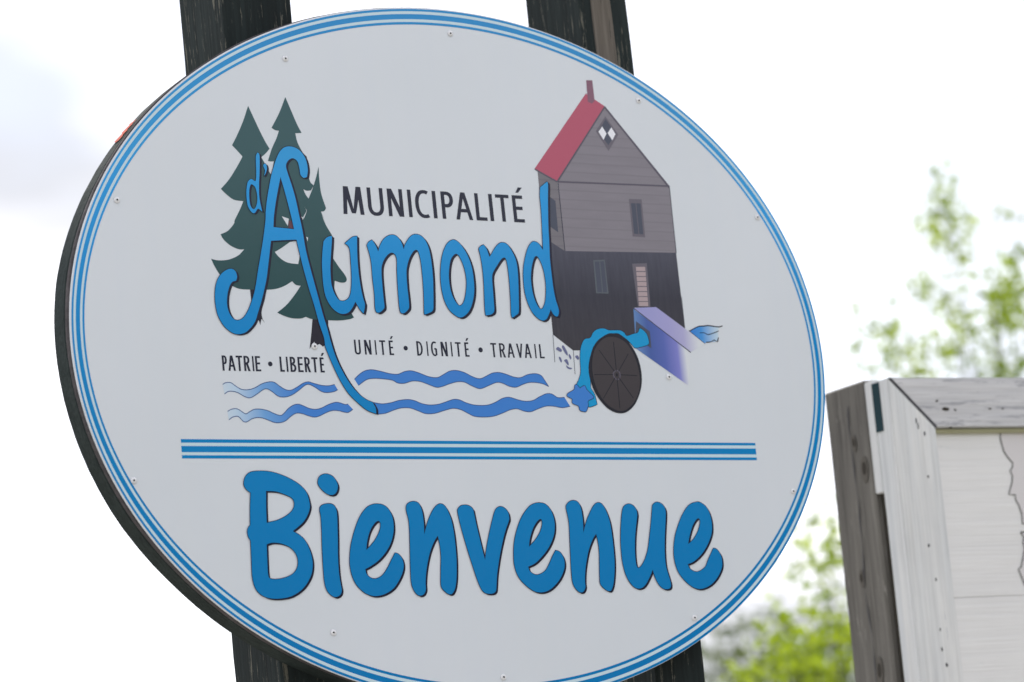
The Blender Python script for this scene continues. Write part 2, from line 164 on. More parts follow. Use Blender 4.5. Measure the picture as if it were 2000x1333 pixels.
CL_A = [[8.98,10.66,5.03,10],[9.12,10.78,5.14,4],[9.2,10.86,5.0,10],[9.34,11.07,4.95,8],[9.17,10.82,4.81,5],[9.19,11.1,5.05,3],[8.34,10.0,4.68,3],[8.7,10.62,4.66,3],[9.23,11.19,4.76,5],[9.02,10.79,4.62,6],[9.33,11.08,4.64,4],[8.7,9.99,4.48,12],[9.07,10.44,4.51,12],[8.81,10.18,4.47,7],[9.21,10.44,4.74,5],[9.25,10.55,4.44,10],[8.61,9.9,4.31,8],[8.36,10.42,4.38,7],[8.32,10.58,4.36,3],[8.91,11.35,4.7,2],[8.98,11.08,4.44,5],[8.48,10.28,4.24,4],[9.18,11.03,4.4,8],[8.41,10.31,4.15,8],[9.18,10.7,4.35,5],[8.77,10.06,4.13,8],[8.44,9.99,4.27,4],[9.38,11.01,4.55,4],[8.63,10.27,4.3,3],[8.55,10.14,5.01,1.5],[9.45,11.04,5.12,2],[9.03,11.26,4.44,4],[8.77,10.36,4.17,5],[9.59,11.11,4.34,6],[8.62,10.9,4.31,3],[9.24,10.62,4.98,1.5],[8.84,10.0,4.79,2],[9.62,10.95,4.73,6],[8.85,11.01,4.48,4],[9.21,10.96,3.46,5],[8.67,11.64,2.21,5],[9.49,11.16,3.73,5],[9.46,12.0,3.69,5],[9.63,10.85,2.77,5],[8.22,10.89,2.37,5],[9.15,9.98,3.58,5],[10.45,11.38,2.35,5],[8.97,11.53,2.48,5],[9.43,11.21,3.3,5],[9.48,11.04,2.28,5],[9.83,10.99,2.85,5],[9.21,11.85,3.52,5],[8.6,11.22,2.29,5],[9.28,10.97,2.99,5],[9.31,10.78,3.37,5],[9.89,10.79,3.46,5],[9.62,11.45,2.44,5],[9.41,10.64,2.93,5],[10.23,11.05,3.76,5],[8.7,11.12,2.85,5],[9.48,11.52,3.78,5],[9.9,10.84,3.0,5],[9.03,11.27,2.64,5],[9.38,9.87,2.78,5],[9.37,10.04,3.31,5],[8.68,10.18,2.78,5],[9.03,10.58,2.98,5],[9.26,10.14,2.67,5],[9.91,10.76,3.13,5],[9.85,11.11,2.6,5],[8.87,10.46,3.51,5],[8.57,10.19,2.76,5],[8.6,10.28,3.53,5],[8.59,9.53,3.73,5],[8.48,10.97,2.47,5],[9.83,9.84,2.96,5],[8.84,10.16,3.37,5],[9.61,11.97,3.13,5],[8.86,10.51,3.2,5],[9.28,10.21,3.35,5],[9.48,11.11,2.91,5],[8.93,10.71,3.3,5],[9.05,10.92,2.95,5],[9.18,11.25,2.41,5],[9.01,11.4,2.51,5],[9.76,11.2,2.81,5],[8.6,10.53,2.58,5],[9.17,11.04,2.85,5],[9.06,11.66,2.38,5],[9.42,10.54,2.26,5],[9.74,10.4,4.4,5],[10.12,10.08,4.99,5],[9.61,10.18,3.51,5],[9.38,10.19,5.31,5],[10.58,10.41,3.97,5],[9.92,10.54,3.44,5],[9.27,10.27,3.51,5],[9.18,9.79,4.03,5],[9.58,10.7,3.84,5],[10.39,10.47,5.31,5],[10.48,10.2,3.77,5],[10.49,10.48,4.11,5],[9.3,11.86,4.28,5],[9.78,11.11,3.47,5],[9.52,10.18,3.84,5],[10.09,9.63,3.23,5],[9.98,10.18,3.79,5],[10.75,11.79,3.85,5],[9.46,10.19,4.62,5],[9.25,10.05,3.46,5],[9.93,10.13,4.37,5]]
TREE_B = [[7.4,9.82,0.0]]
CL_B = [[7.79,10.3,3.45,8],[7.71,10.26,3.3,12],[7.14,9.55,3.2,6],[7.24,9.63,3.12,9],[7.1,9.34,3.19,9],[6.93,9.48,2.93,7],[6.87,9.38,2.88,6],[7.2,9.61,2.88,12],[7.52,9.95,2.92,8],[6.76,9.35,2.82,7],[7.43,10.13,2.91,6],[7.15,9.73,2.75,12],[7.19,9.66,2.73,9],[7.74,10.22,2.82,10],[7.12,10.0,2.78,7],[7.02,9.77,2.78,6],[7.38,9.78,3.02,4],[7.42,10.2,2.87,7],[6.93,9.36,2.76,6],[7.84,10.42,2.89,8],[6.68,9.47,2.71,6],[7.59,10.05,3.34,6],[7.37,10.04,1.1,7],[6.7,10.42,2.12,7],[7.39,10.09,1.95,7],[7.04,10.4,1.83,7],[7.18,9.69,2.16,7],[7.19,10.45,2.06,7],[7.55,10.51,2.03,7],[8.06,10.5,1.81,7],[7.19,10.29,1.95,7],[7.62,9.97,1.47,7],[7.06,9.94,1.23,7],[7.72,10.66,2.0,7],[7.68,10.27,2.01,7],[7.59,9.4,0.74,7],[7.29,8.75,2.3,7],[7.42,9.97,2.05,7],[7.55,10.82,2.22,7],[7.41,9.86,1.17,7],[7.63,9.98,1.68,7],[7.27,10.27,1.7,7],[7.61,10.18,1.31,7],[7.56,10.19,1.62,7],[7.42,9.09,0.91,7],[7.18,10.3,1.66,7],[6.63,10.19,1.3,7],[7.96,10.38,0.94,7],[7.17,9.68,2.16,7],[6.99,9.88,1.12,7],[7.2,10.0,1.9,7],[7.27,10.09,1.08,7],[7.06,10.71,0.99,7],[7.34,9.41,0.84,7],[7.38,9.93,0.9,7],[7.24,9.91,2.1,7],[7.14,10.17,1.97,7],[8.0,10.27,0.79,7],[7.96,11.12,1.79,7],[7.48,10.36,2.26,7],[7.12,9.32,0.92,7],[7.22,9.79,1.08,7],[7.21,10.71,1.26,7],[7.31,10.3,2.03,7],[7.07,9.39,1.39,7],[7.7,9.63,1.65,7],[6.94,9.75,1.33,7]]
FAR = [[21.75,31.14,6.06],[25.61,35.96,6.11],[23.76,32.32,6.0],[27.95,36.74,6.85]]

sc = bpy.context.scene
col = sc.collection
# ---------------------------------------------------------------- camera, sky, sun, exposure
cam = bpy.data.cameras.new('camera'); camo = bpy.data.objects.new('camera', cam); col.objects.link(camo)
cam.lens = LENS; cam.sensor_width = 36; cam.clip_end = 2000; cam.clip_start = 0.1
camo.matrix_world = Matrix.Translation((0, 0, 1.6)) @ Matrix(CAM_ROT).to_4x4()
cam.dof.use_dof = True; cam.dof.focus_distance = 4.95; cam.dof.aperture_fstop = 3.5; cam.dof.aperture_blades = 9
sc.camera = camo
SUN_EL, SUN_AZ = math.radians(52), math.radians(28)          # azimuth clockwise from +Y: behind the signs, to the right
world = bpy.data.worlds.new('World'); sc.world = world; world.use_nodes = True
wn = world.node_tree; wn.nodes.clear()
out = wn.nodes.new('ShaderNodeOutputWorld'); bg = wn.nodes.new('ShaderNodeBackground'); bg.inputs['Strength'].default_value = 0.1
sky = wn.nodes.new('ShaderNodeTexSky'); sky.sky_type = 'NISHITA'; sky.sun_disc = False
sky.sun_elevation = SUN_EL; sky.sun_rotation = SUN_AZ; sky.air_density = 1.0; sky.dust_density = 2.0
tc = wn.nodes.new('ShaderNodeTexCoord')
mp = wn.nodes.new('ShaderNodeMapping'); mp.inputs['Scale'].default_value = (2.2, 2.2, 5.0); mp.inputs['Location'].default_value = (7.4, 4.6, 4.2)
nz = wn.nodes.new('ShaderNodeTexNoise'); nz.inputs['Scale'].default_value = 1.6; nz.inputs['Detail'].default_value = 3.5; nz.inputs['Roughness'].default_value = 0.5
rp = wn.nodes.new('ShaderNodeValToRGB')
rp.color_ramp.elements[0].position = 0.40; rp.color_ramp.elements[0].color = (5.2, 5.3, 5.7, 1)
rp.color_ramp.elements[1].position = 0.54; rp.color_ramp.elements[1].color = (11.0, 10.9, 11.5, 1)
nz2 = wn.nodes.new('ShaderNodeTexNoise'); nz2.inputs['Scale'].default_value = 2.3; nz2.inputs['Detail'].default_value = 4
rp2 = wn.nodes.new('ShaderNodeValToRGB')
rp2.color_ramp.elements[0].position = 0.44; rp2.color_ramp.elements[0].color = (1, 1, 1, 1)
rp2.color_ramp.elements[1].position = 0.62; rp2.color_ramp.elements[1].color = (0.55, 0.55, 0.55, 1)
mx = wn.nodes.new('ShaderNodeMix'); mx.data_type = 'RGBA'
L = wn.links.new
L(tc.outputs['Generated'], mp.inputs['Vector']); L(mp.outputs['Vector'], nz.inputs['Vector']); L(mp.outputs['Vector'], nz2.inputs['Vector'])
L(nz.outputs['Fac'], rp.inputs['Fac']); L(nz2.outputs['Fac'], rp2.inputs['Fac'])
L(rp2.outputs['Color'], mx.inputs['Factor']); L(sky.outputs['Color'], mx.inputs['A']); L(rp.outputs['Color'], mx.inputs['B'])
L(mx.outputs['Result'], bg.inputs['Color']); L(bg.outputs['Background'], out.inputs['Surface'])
sl = bpy.data.lights.new('sun', 'SUN'); sl.energy = 2.6; sl.angle = math.radians(12); sl.color = (1.0, 0.95, 0.86)
so = bpy.data.objects.new('sun', sl); col.objects.link(so)
sd = Vector((math.sin(SUN_AZ) * math.cos(SUN_EL), math.cos(SUN_AZ) * math.cos(SUN_EL), math.sin(SUN_EL)))
so.rotation_euler = sd.to_track_quat('Z', 'Y').to_euler(); so.location = (0, 0, 30)
sc.view_settings.view_transform = 'Standard'; sc.view_settings.look = 'None'; sc.view_settings.exposure = 0.66; sc.view_settings.gamma = 1
sc.view_settings.use_curve_mapping = False
random.seed(11)

# ---------------------------------------------------------------- helpers
def lin(c): return tuple((v / 255 / 12.92 if v / 255 <= 0.04045 else ((v / 255 + 0.055) / 1.055) ** 2.4) for v in c)
def material(name, color, rough=0.5, spec=0.5):
    m = bpy.data.materials.new(name); m.use_nodes = True
    b = m.node_tree.nodes['Principled BSDF']
    b.inputs['Base Color'].default_value = (*color[:3], 1); b.inputs['Roughness'].default_value = rough
    b.inputs['Specular IOR Level'].default_value = spec
    return m
def N(m, t, **kw):
    n = m.node_tree.nodes.new(t)
    for k, v in kw.items():
        if k in n.inputs: n.inputs[k].default_value = v
        else: setattr(n, k, v)
    return n
def ramp(m, stops):
    n = m.node_tree.nodes.new('ShaderNodeValToRGB'); cr = n.color_ramp
    while len(cr.elements) < len(stops): cr.elements.new(0.5)
    for e, (p, c) in zip(cr.elements, stops): e.position = p; e.color = (*c[:3], 1)
    return n
def mixc(m, fac, a, b, blend='MIX'):
    n = m.node_tree.nodes.new('ShaderNodeMix'); n.data_type = 'RGBA'; n.blend_type = blend
    for k, v in (('Factor', fac), ('A', a), ('B', b)):
        if hasattr(v, 'links') or hasattr(v, 'is_linked'): m.node_tree.links.new(v, n.inputs[k])
        elif k == 'Factor': n.inputs[k].default_value = v
        else: n.inputs[k].default_value = (*v[:3], 1)
    return n.outputs['Result']
def bump(m, h, strength, dist=0.002):
    b = N(m, 'ShaderNodeBump', Strength=strength, Distance=dist)
    m.node_tree.links.new(h, b.inputs['Height']); m.node_tree.links.new(b.outputs['Normal'], m.node_tree.nodes['Principled BSDF'].inputs['Normal'])
def setc(m, sock, inp='Base Color'): m.node_tree.links.new(sock, m.node_tree.nodes['Principled BSDF'].inputs[inp])
def coords(m, scale, rot=(0, 0, 0)):
    t = N(m, 'ShaderNodeTexCoord'); mpn = N(m, 'ShaderNodeMapping'); mpn.inputs['Scale'].default_value = scale; mpn.inputs['Rotation'].default_value = rot
    m.node_tree.links.new(t.outputs['Object'], mpn.inputs['Vector']); return mpn.outputs['Vector']
def tex(m, vec, scale, detail=4, rough=0.55, dist=0.0):
    n = N(m, 'ShaderNodeTexNoise'); n.inputs['Scale'].default_value = scale; n.inputs['Detail'].default_value = detail
    n.inputs['Roughness'].default_value = rough; n.inputs['Distortion'].default_value = dist
    m.node_tree.links.new(vec, n.inputs['Vector']); return n.outputs['Fac']

def link(name, me, mats, parent=None, loc=(0, 0, 0), rot=(0, 0, 0)):
    o = bpy.data.objects.new(name, me); col.objects.link(o)
    for m in (mats if isinstance(mats, (list, tuple)) else [mats]): me.materials.append(m)
    if parent: o.parent = parent
    o.location = loc; o.rotation_euler = rot
    return o
def mesh(name, verts, faces, midx=None, smooth=False):
    me = bpy.data.meshes.new(name); me.from_pydata(verts, [], faces); me.update()
    if midx: me.polygons.foreach_set('material_index', midx)
    if smooth: me.polygons.foreach_set('use_smooth', [True] * len(me.polygons))
    return me
def tag(o, label=None, cat=None, group=None, kind=None):
    if label: o['label'] = label
    if cat: o['category'] = cat
    if group: o['group'] = group
    if kind: o['kind'] = kind
    return o
def empty(name, loc, rot=(0, 0, 0)):
    o = bpy.data.objects.new(name, None); col.objects.link(o); o.location = loc; o.rotation_euler = rot; o.empty_display_size = 0.2
    return o

# 2D outlines -------------------------------------------------
def parse(s):
    r = []
    for t in s.split():
        c = t.endswith('*'); x, y = t.rstrip('*').split(','); r.append((int(x) * 1e-4, int(y) * 1e-4, c))
    return r
def smooth_loop(pts, closed=True, n=5):
    """Catmull-Rom through the points, broken at the corner points."""
    out_, k = [], len(pts)
    for i in range(k if closed else k - 1):
        p1, p2 = pts[i], pts[(i + 1) % k]
        p0 = pts[(i - 1) % k] if (closed or i > 0) else p1
        p3 = pts[(i + 2) % k] if (closed or i + 2 < k) else p2
        if p1[2]: p0 = (2 * p1[0] - p2[0], 2 * p1[1] - p2[1])
        if p2[2]: p3 = (2 * p2[0] - p1[0], 2 * p2[1] - p1[1])
        m = 1 if (p1[2] and p2[2]) else n
        for j in range(m):
            t = j / m; t2 = t * t; t3 = t2 * t
            q = [0.5 * (2 * p1[a] + (p2[a] - p0[a]) * t + (2 * p0[a] - 5 * p1[a] + 4 * p2[a] - p3[a]) * t2 + (3 * p1[a] - p0[a] - 3 * p2[a] + p3[a]) * t3) for a in (0, 1)]
            out_.append(tuple(q))
    if not closed: out_.append(tuple(pts[-1][:2]))
    return out_
def area(p): return 0.5 * sum(p[i][0] * p[(i + 1) % len(p)][1] - p[(i + 1) % len(p)][0] * p[i][1] for i in range(len(p)))
def offset(p, d):
    """Grow a closed outline outward by d."""
    s = 1 if area(p) > 0 else -1; r = []; k = len(p)
    for i in range(k):
        a, b, c = Vector(p[i - 1]), Vector(p[i]), Vector(p[(i + 1) % k])
        e1, e2 = b - a, c - b
        if e1.length < 1e-7 or e2.length < 1e-7: r.append(tuple(b)); continue
        n1 = Vector((e1.y, -e1.x)).normalized() * s; n2 = Vector((e2.y, -e2.x)).normalized() * s
        m = n1 + n2
        if m.length < 0.3: m = n1
        m.normalize(); q = max(0.55, m.dot(n1)); r.append(tuple(b + m * (d / q)))
    return r
class Flat:
    """Collects flat print on the plane y = -depth, facing -Y."""
    def __init__(s): s.v, s.f, s.m = [], [], []
    def add(s, loops, depth, mi=0, dx=0, dz=0):
        b = len(s.v); flat = [[Vector((x, y, 0)) for x, y in l] for l in loops]
        for l in loops:
            for x, y in l: s.v.append((x + dx, -depth, y + dz))
        for t in tessellate_polygon(flat):
            a_, b_, c_ = [s.v[b + i] for i in t]
            cr = (b_[0] - a_[0]) * (c_[2] - a_[2]) - (b_[2] - a_[2]) * (c_[0] - a_[0])
            s.f.append(tuple(b + i for i in (t if cr > 0 else t[::-1]))); s.m.append(mi)
    def ribbon(s, line, w, depth, mi=0):
        k = len(line); lo, hi = [], []
        for i in range(k):
            a, b = Vector(line[max(0, i - 1)]), Vector(line[min(k - 1, i + 1)])
            d = (b - a); d = d.normalized() if d.length > 1e-9 else Vector((1, 0)); n_ = Vector((-d.y, d.x)) * w / 2
            lo.append(tuple(Vector(line[i]) - n_)); hi.append(tuple(Vector(line[i]) + n_))
        for i in range(k - 1): s.add([[lo[i], lo[i + 1], hi[i + 1], hi[i]]], depth, mi)
    def build(s, name, mats, parent, label=None):
        o = link(name, mesh(name, s.v, s.f, s.m), mats, parent); 
        if label: o['label'] = label
        return o

def box(name, x0, x1, y0, y1, z0, z1, mat, parent, bev=0.003, segs=1, sub=0, wob=0.0, seed=0, label=None):
    bm = bmesh.new(); bmesh.ops.create_cube(bm, size=1)
    for v in bm.verts: v.co = Vector((x0 + (v.co.x + .5) * (x1 - x0), y0 + (v.co.y + .5) * (y1 - y0), z0 + (v.co.z + .5) * (z1 - z0)))
    if sub:
        ax_ = max(range(3), key=lambda i: (x1 - x0, y1 - y0, z1 - z0)[i])
        es = [e for e in bm.edges if abs((e.verts[0].co - e.verts[1].co)[ax_]) > 1e-6]
        bmesh.ops.subdivide_edges(bm, edges=es, cuts=sub, use_grid_fill=True)
    if bev: bmesh.ops.bevel(bm, geom=list(bm.edges) if not sub else [e for e in bm.edges if len(e.link_faces) == 2 and e.calc_face_angle(0) > 0.5], offset=bev, segments=segs, affect='EDGES', clamp_overlap=True)
    if wob:
        for v in bm.verts:
            q = v.co * 6 + Vector((seed * 7.1, 0, 0)); v.co += Vector((noise.noise(q), noise.noise(q + Vector((9, 0, 0))), 0)) * wob
    me = bpy.data.meshes.new(name); bm.to_mesh(me); bm.free()
    o = link(name, me, mat, parent)
    if label: o['label'] = label
    return o

# ---------------------------------------------------------------- materials
E_FACE = 0.735            # what a white wall facing the camera receives here, used once to turn measured colours into paint
def paint(rgb, g=0.006): return tuple(max(0.003, (v - g) / E_FACE) for v in lin(rgb))
def ink(name, rgb, rough=0.2, spec=0.38): return material(name, paint(rgb), rough, spec)

face_m = material('sign_face_white', paint((183, 189, 195)), 0.2)
v_ = coords(face_m, (1, 1, 1)); t_ = tex(face_m, v_, 3.0, 5)
w_ = tex(face_m, coords(face_m, (18, 1, 1.2)), 2.0, 3)
c_ = mixc(face_m, t_, paint((194, 199, 204)), paint((201, 205, 211)))
setc(face_m, mixc(face_m, w_, c_, (0.97, 0.98, 1.0), 'MULTIPLY'))
bump(face_m, tex(face_m, v_, 2.2, 2), 0.22, 0.006)
face_m.node_tree.nodes['Principled BSDF'].inputs['Specular IOR Level'].default_value = 0.6
blue_m = ink('print_blue', (22, 110, 168)); pale_m = ink('print_pale_blue', (180, 200, 209))
ink_m = ink('print_dark_navy', (34, 34, 50)); text_m = ink('print_text', (42, 44, 58))

def zfade(m, stops, z0=-0.5, z1=0.45):
    '''ink a little lighter towards the top of the board'''
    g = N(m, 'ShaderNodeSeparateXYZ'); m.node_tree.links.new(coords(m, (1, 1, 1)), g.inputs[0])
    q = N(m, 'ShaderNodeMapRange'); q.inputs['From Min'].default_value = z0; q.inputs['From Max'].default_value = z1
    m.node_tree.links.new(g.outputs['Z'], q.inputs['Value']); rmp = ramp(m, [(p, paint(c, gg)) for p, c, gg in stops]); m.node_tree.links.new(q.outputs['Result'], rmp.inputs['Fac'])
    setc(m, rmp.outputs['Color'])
zfade(blue_m, [(0, (11, 110, 168), .004), (.33, (13, 118, 176), .006), (.55, (20, 124, 186), .008), (.74, (48, 142, 205), .014), (.80, (58, 144, 201), .018), (1, (50, 131, 188), .016)], -0.5, 0.52)
pine_m = ink('print_pine_green', (50, 76, 80)); zfade(pine_m, [(.5, (40, 68, 70), .008), (.85, (62, 88, 92), .014)]); bark_m = ink('print_bark', (42, 40, 50)); bark2_m = ink('print_bark_brown', (92, 62, 70))
wave_m = ink('print_wave_blue', (62, 118, 190)); line_m = ink('print_line', (50, 52, 66)); wl_m = ink('print_wave_line', (60, 84, 130))
fade_m = ink('print_wave_fading', (62, 118, 190))
gx = N(fade_m, 'ShaderNodeSeparateXYZ'); fade_m.node_tree.links.new(coords(fade_m, (1, 1, 1)), gx.inputs[0])
r_ = ramp(fade_m, [(0.0, paint((194, 201, 208))), (0.2, paint((172, 192, 211))), (0.45, paint((104, 150, 200))), (0.75, paint((66, 120, 192)))])
mr = N(fade_m, 'ShaderNodeMapRange'); mr.inputs['From Min'].default_value = -0.485; mr.inputs['From Max'].default_value = -0.285
fade_m.node_tree.links.new(gx.outputs['X'], mr.inputs['Value']); fade_m.node_tree.links.new(mr.outputs['Result'], r_.inputs['Fac']); setc(fade_m, r_.outputs['Color'])
def siding(name, rgb, dark):
    m = ink(name, rgb)
    wv = N(m, 'ShaderNodeTexWave'); wv.bands_direction = 'Z'; wv.inputs['Scale'].default_value = 19; wv.inputs['Distortion'].default_value = 0.4; wv.inputs['Detail'].default_value = 2
    m.node_tree.links.new(coords(m, (1, 1, 1)), wv.inputs['Vector'])
    rr = ramp(m, [(0.0, (0, 0, 0)), (0.12, (1, 1, 1))]); m.node_tree.links.new(wv.outputs['Fac'], rr.inputs['Fac'])
    c1 = mixc(m, tex(m, coords(m, (6, 1, 40)), 2, 3), paint(tuple(v * .95 for v in rgb)), paint(tuple(min(255, v * 1.06) for v in rgb)))
    setc(m, mixc(m, rr.outputs['Color'], paint(dark), c1)); return m
siding_m = siding('print_siding', (121, 117, 125), (117, 113, 121)); sside_m = siding('print_siding_side', (111, 108, 114), (106, 102, 110))
stone_m = ink('print_dark_wall', (60, 60, 68))
gz = N(stone_m, 'ShaderNodeSeparateXYZ'); stone_m.node_tree.links.new(coords(stone_m, (1, 1, 1)), gz.inputs[0])
mr2 = N(stone_m, 'ShaderNodeMapRange'); mr2.inputs['From Min'].default_value = 0.0; mr2.inputs['From Max'].default_value = 0.19
stone_m.node_tree.links.new(gz.outputs['Z'], mr2.inputs['Value'])
st1 = ramp(stone_m, [(0.0, paint((64, 62, 68))), (0.5, paint((60, 60, 70))), (1.0, paint((78, 79, 92)))]); stone_m.node_tree.links.new(mr2.outputs['Result'], st1.inputs['Fac'])
st2 = ramp(stone_m, [(0.38, (0.42, 0.42, 0.5)), (0.62, (1, 1, 1))]); stone_m.node_tree.links.new(tex(stone_m, coords(stone_m, (90, 1, 9)), 1.5, 6, 0.7), st2.inputs['Fac'])
setc(stone_m, mixc(stone_m, 0.3, st1.outputs['Color'], st2.outputs['Color'], 'MULTIPLY'))
def xfade(name, stops, x0, x1, rz=0):
    m = ink(name, (128, 128, 128)); g = N(m, 'ShaderNodeSeparateXYZ'); m.node_tree.links.new(coords(m, (1, 1, 1), (0, rz, 0)), g.inputs[0])
    q = N(m, 'ShaderNodeMapRange'); q.inputs['From Min'].default_value = x0; q.inputs['From Max'].default_value = x1
    m.node_tree.links.new(g.outputs['X'], q.inputs['Value']); r = ramp(m, [(p, paint(c)) for p, c in stops]); m.node_tree.links.new(q.outputs['Result'], r.inputs['Fac']); setc(m, r.outputs['Color']); return m
FACE = (198, 202, 208)
PM = {'pine': pine_m, 'bark': bark_m, 'bark2': bark2_m, 'face': face_m, 'siding': siding_m, 'side_siding': sside_m, 'stone': stone_m,
      'roof': ink('print_roof_red', (165, 82, 102)), 'chimney': ink('print_chimney', (122, 88, 104)), 'trim': ink('print_trim', (84, 80, 92)),
      'line': line_m, 'ink': ink_m, 'frame_dark': ink('print_frame_dark', (98, 94, 104)), 'pane': ink('print_pane', (72, 76, 90)),
      'white_ink': ink('print_white', (216, 217, 224)), 'frame_light': ink('print_frame_light', (86, 92, 100)), 'louvre': ink('print_louvre', (160, 144, 148)),
      'stone_spot': ink('print_stone_spot', (98, 102, 136)), 'stream': ink('print_stream', (28, 138, 190)), 'wheel_rim': ink('print_wheel_rim', (40, 40, 48)),
      'wheel': ink('print_wheel', (64, 60, 64)), 'wave': wave_m,
      'trough_front': xfade('print_trough_front', [(0, (92, 124, 172)), (0.25, (70, 90, 150)), (0.55, (84, 98, 164)), (0.82, (120, 122, 186)), (0.99, FACE)], 0.3243, 0.423),
      'trough_top': xfade('print_trough_top', [(0, (140, 142, 190)), (0.5, (150, 148, 192)), (0.7, (160, 158, 194)), (0.92, FACE)], 0.325, 0.462),
      'tail_water': xfade('print_tail_water', [(0, (52, 112, 190)), (0.4, (70, 136, 200)), (1, (184, 200, 210))], 0.435, 0.498)}

def wood(name, dark, light, chip=None, chip_lo=0.62, axis='Z', soft=1.0, rough=0.85, spec=0.25):
    """Weathered timber: long grain, checks, stains; chip = bare wood where paint has gone."""
    m = material(name, dark, rough, spec)
    sc_ = {'Z': (14, 14, 0.9), 'X': (0.9, 14, 14)}[axis]; sf = {'Z': (95, 95, 2.6), 'X': (2.6, 95, 95)}[axis]
    g1 = tex(m, coords(m, sc_), 1.6, 6, 0.6, 0.6); g2 = tex(m, coords(m, sf), 1.5, 3, 0.6)
    r1 = ramp(m, [(0.3, dark), (0.7, light)]); m.node_tree.links.new(g1, r1.inputs['Fac'])
    r2 = ramp(m, [(0.32, (0.5, 0.5, 0.5)), (0.6, (1.06, 1.06, 1.06))]); m.node_tree.links.new(g2, r2.inputs['Fac'])
    c = mixc(m, 0.6 * soft, r1.outputs['Color'], r2.outputs['Color'], 'MULTIPLY')
    st = ramp(m, [(0.35, (0.72, 0.72, 0.74)), (0.6, (1, 1, 1))]); m.node_tree.links.new(tex(m, coords(m, (2.2, 2.2, 2.2)), 1.7, 4), st.inputs['Fac'])
    c = mixc(m, 0.7 * soft, c, st.outputs['Color'], 'MULTIPLY')
    if chip:
        rc = ramp(m, [(chip_lo, (0, 0, 0)), (chip_lo + 0.04, (1, 1, 1))])
        a = tex(m, coords(m, {'Z': (55, 55, 4.5), 'X': (4.5, 55, 55)}[axis]), 2.2, 8, 0.72, 0.4); m.node_tree.links.new(a, rc.inputs['Fac'])
        c = mixc(m, rc.outputs['Color'], c, chip)
    setc(m, c)
    hh = N(m, 'ShaderNodeMath'); hh.operation = 'ADD'; m.node_tree.links.new(g1, hh.inputs[0]); m.node_tree.links.new(g2, hh.inputs[1])
    bump(m, hh.outputs[0], 0.5, 0.003)
    return m
post_m = wood('dark_green_painted_timber', (0.009, 0.015, 0.016), (0.023, 0.033, 0.033), (0.15, 0.145, 0.12), 0.58, spec=0.3)
backing_m = wood('dark_green_painted_ply_edge', (0.016, 0.026, 0.026), (0.034, 0.047, 0.046), (0.16, 0.155, 0.14), 0.72, axis='X')
ply_m = wood('grey_ply_edge', (0.06, 0.055, 0.06), (0.12, 0.108, 0.115), None, axis='X')
bare_m = wood('bare_wood_strip', (0.10, 0.085, 0.07), (0.22, 0.195, 0.17), (0.045, 0.045, 0.04), 0.6)
grey_m = wood('grey_weathered_timber', (0.135, 0.127, 0.116), (0.26, 0.245, 0.222), (0.33, 0.315, 0.29), 0.6, soft=0.85)
greyd_m = wood('gap_shade_brown', (0.05, 0.045, 0.036), (0.085, 0.075, 0.06))
white_m = wood('weathered_white_timber_upright', (0.76, 0.785, 0.81), (0.90, 0.90, 0.895), (0.55, 0.57, 0.61), 0.63, soft=0.45)
whitex_m = wood('weathered_white_timber_rail', (0.60, 0.605, 0.635), (0.84, 0.835, 0.85), (0.42, 0.425, 0.46), 0.56, axis='X', soft=0.5)
teal_m = material('teal_paint', (0.010, 0.042, 0.055), 0.7, 0.2)
screw_m = material('white_screw_head', (0.8, 0.81, 0.84), 0.35); slot_m = material('screw_recess', (0.75, 0.75, 0.78), 0.6)
knot2_m = material('knot_halo', (0.135, 0.122, 0.105), 0.9); knot_m = material('knot', (0.045, 0.038, 0.03), 0.9); hole_m = material('nail_hole', (0.07, 0.07, 0.08), 0.9)
moss_m = material('mossy_edge', (0.40, 0.39, 0.25), 0.9)

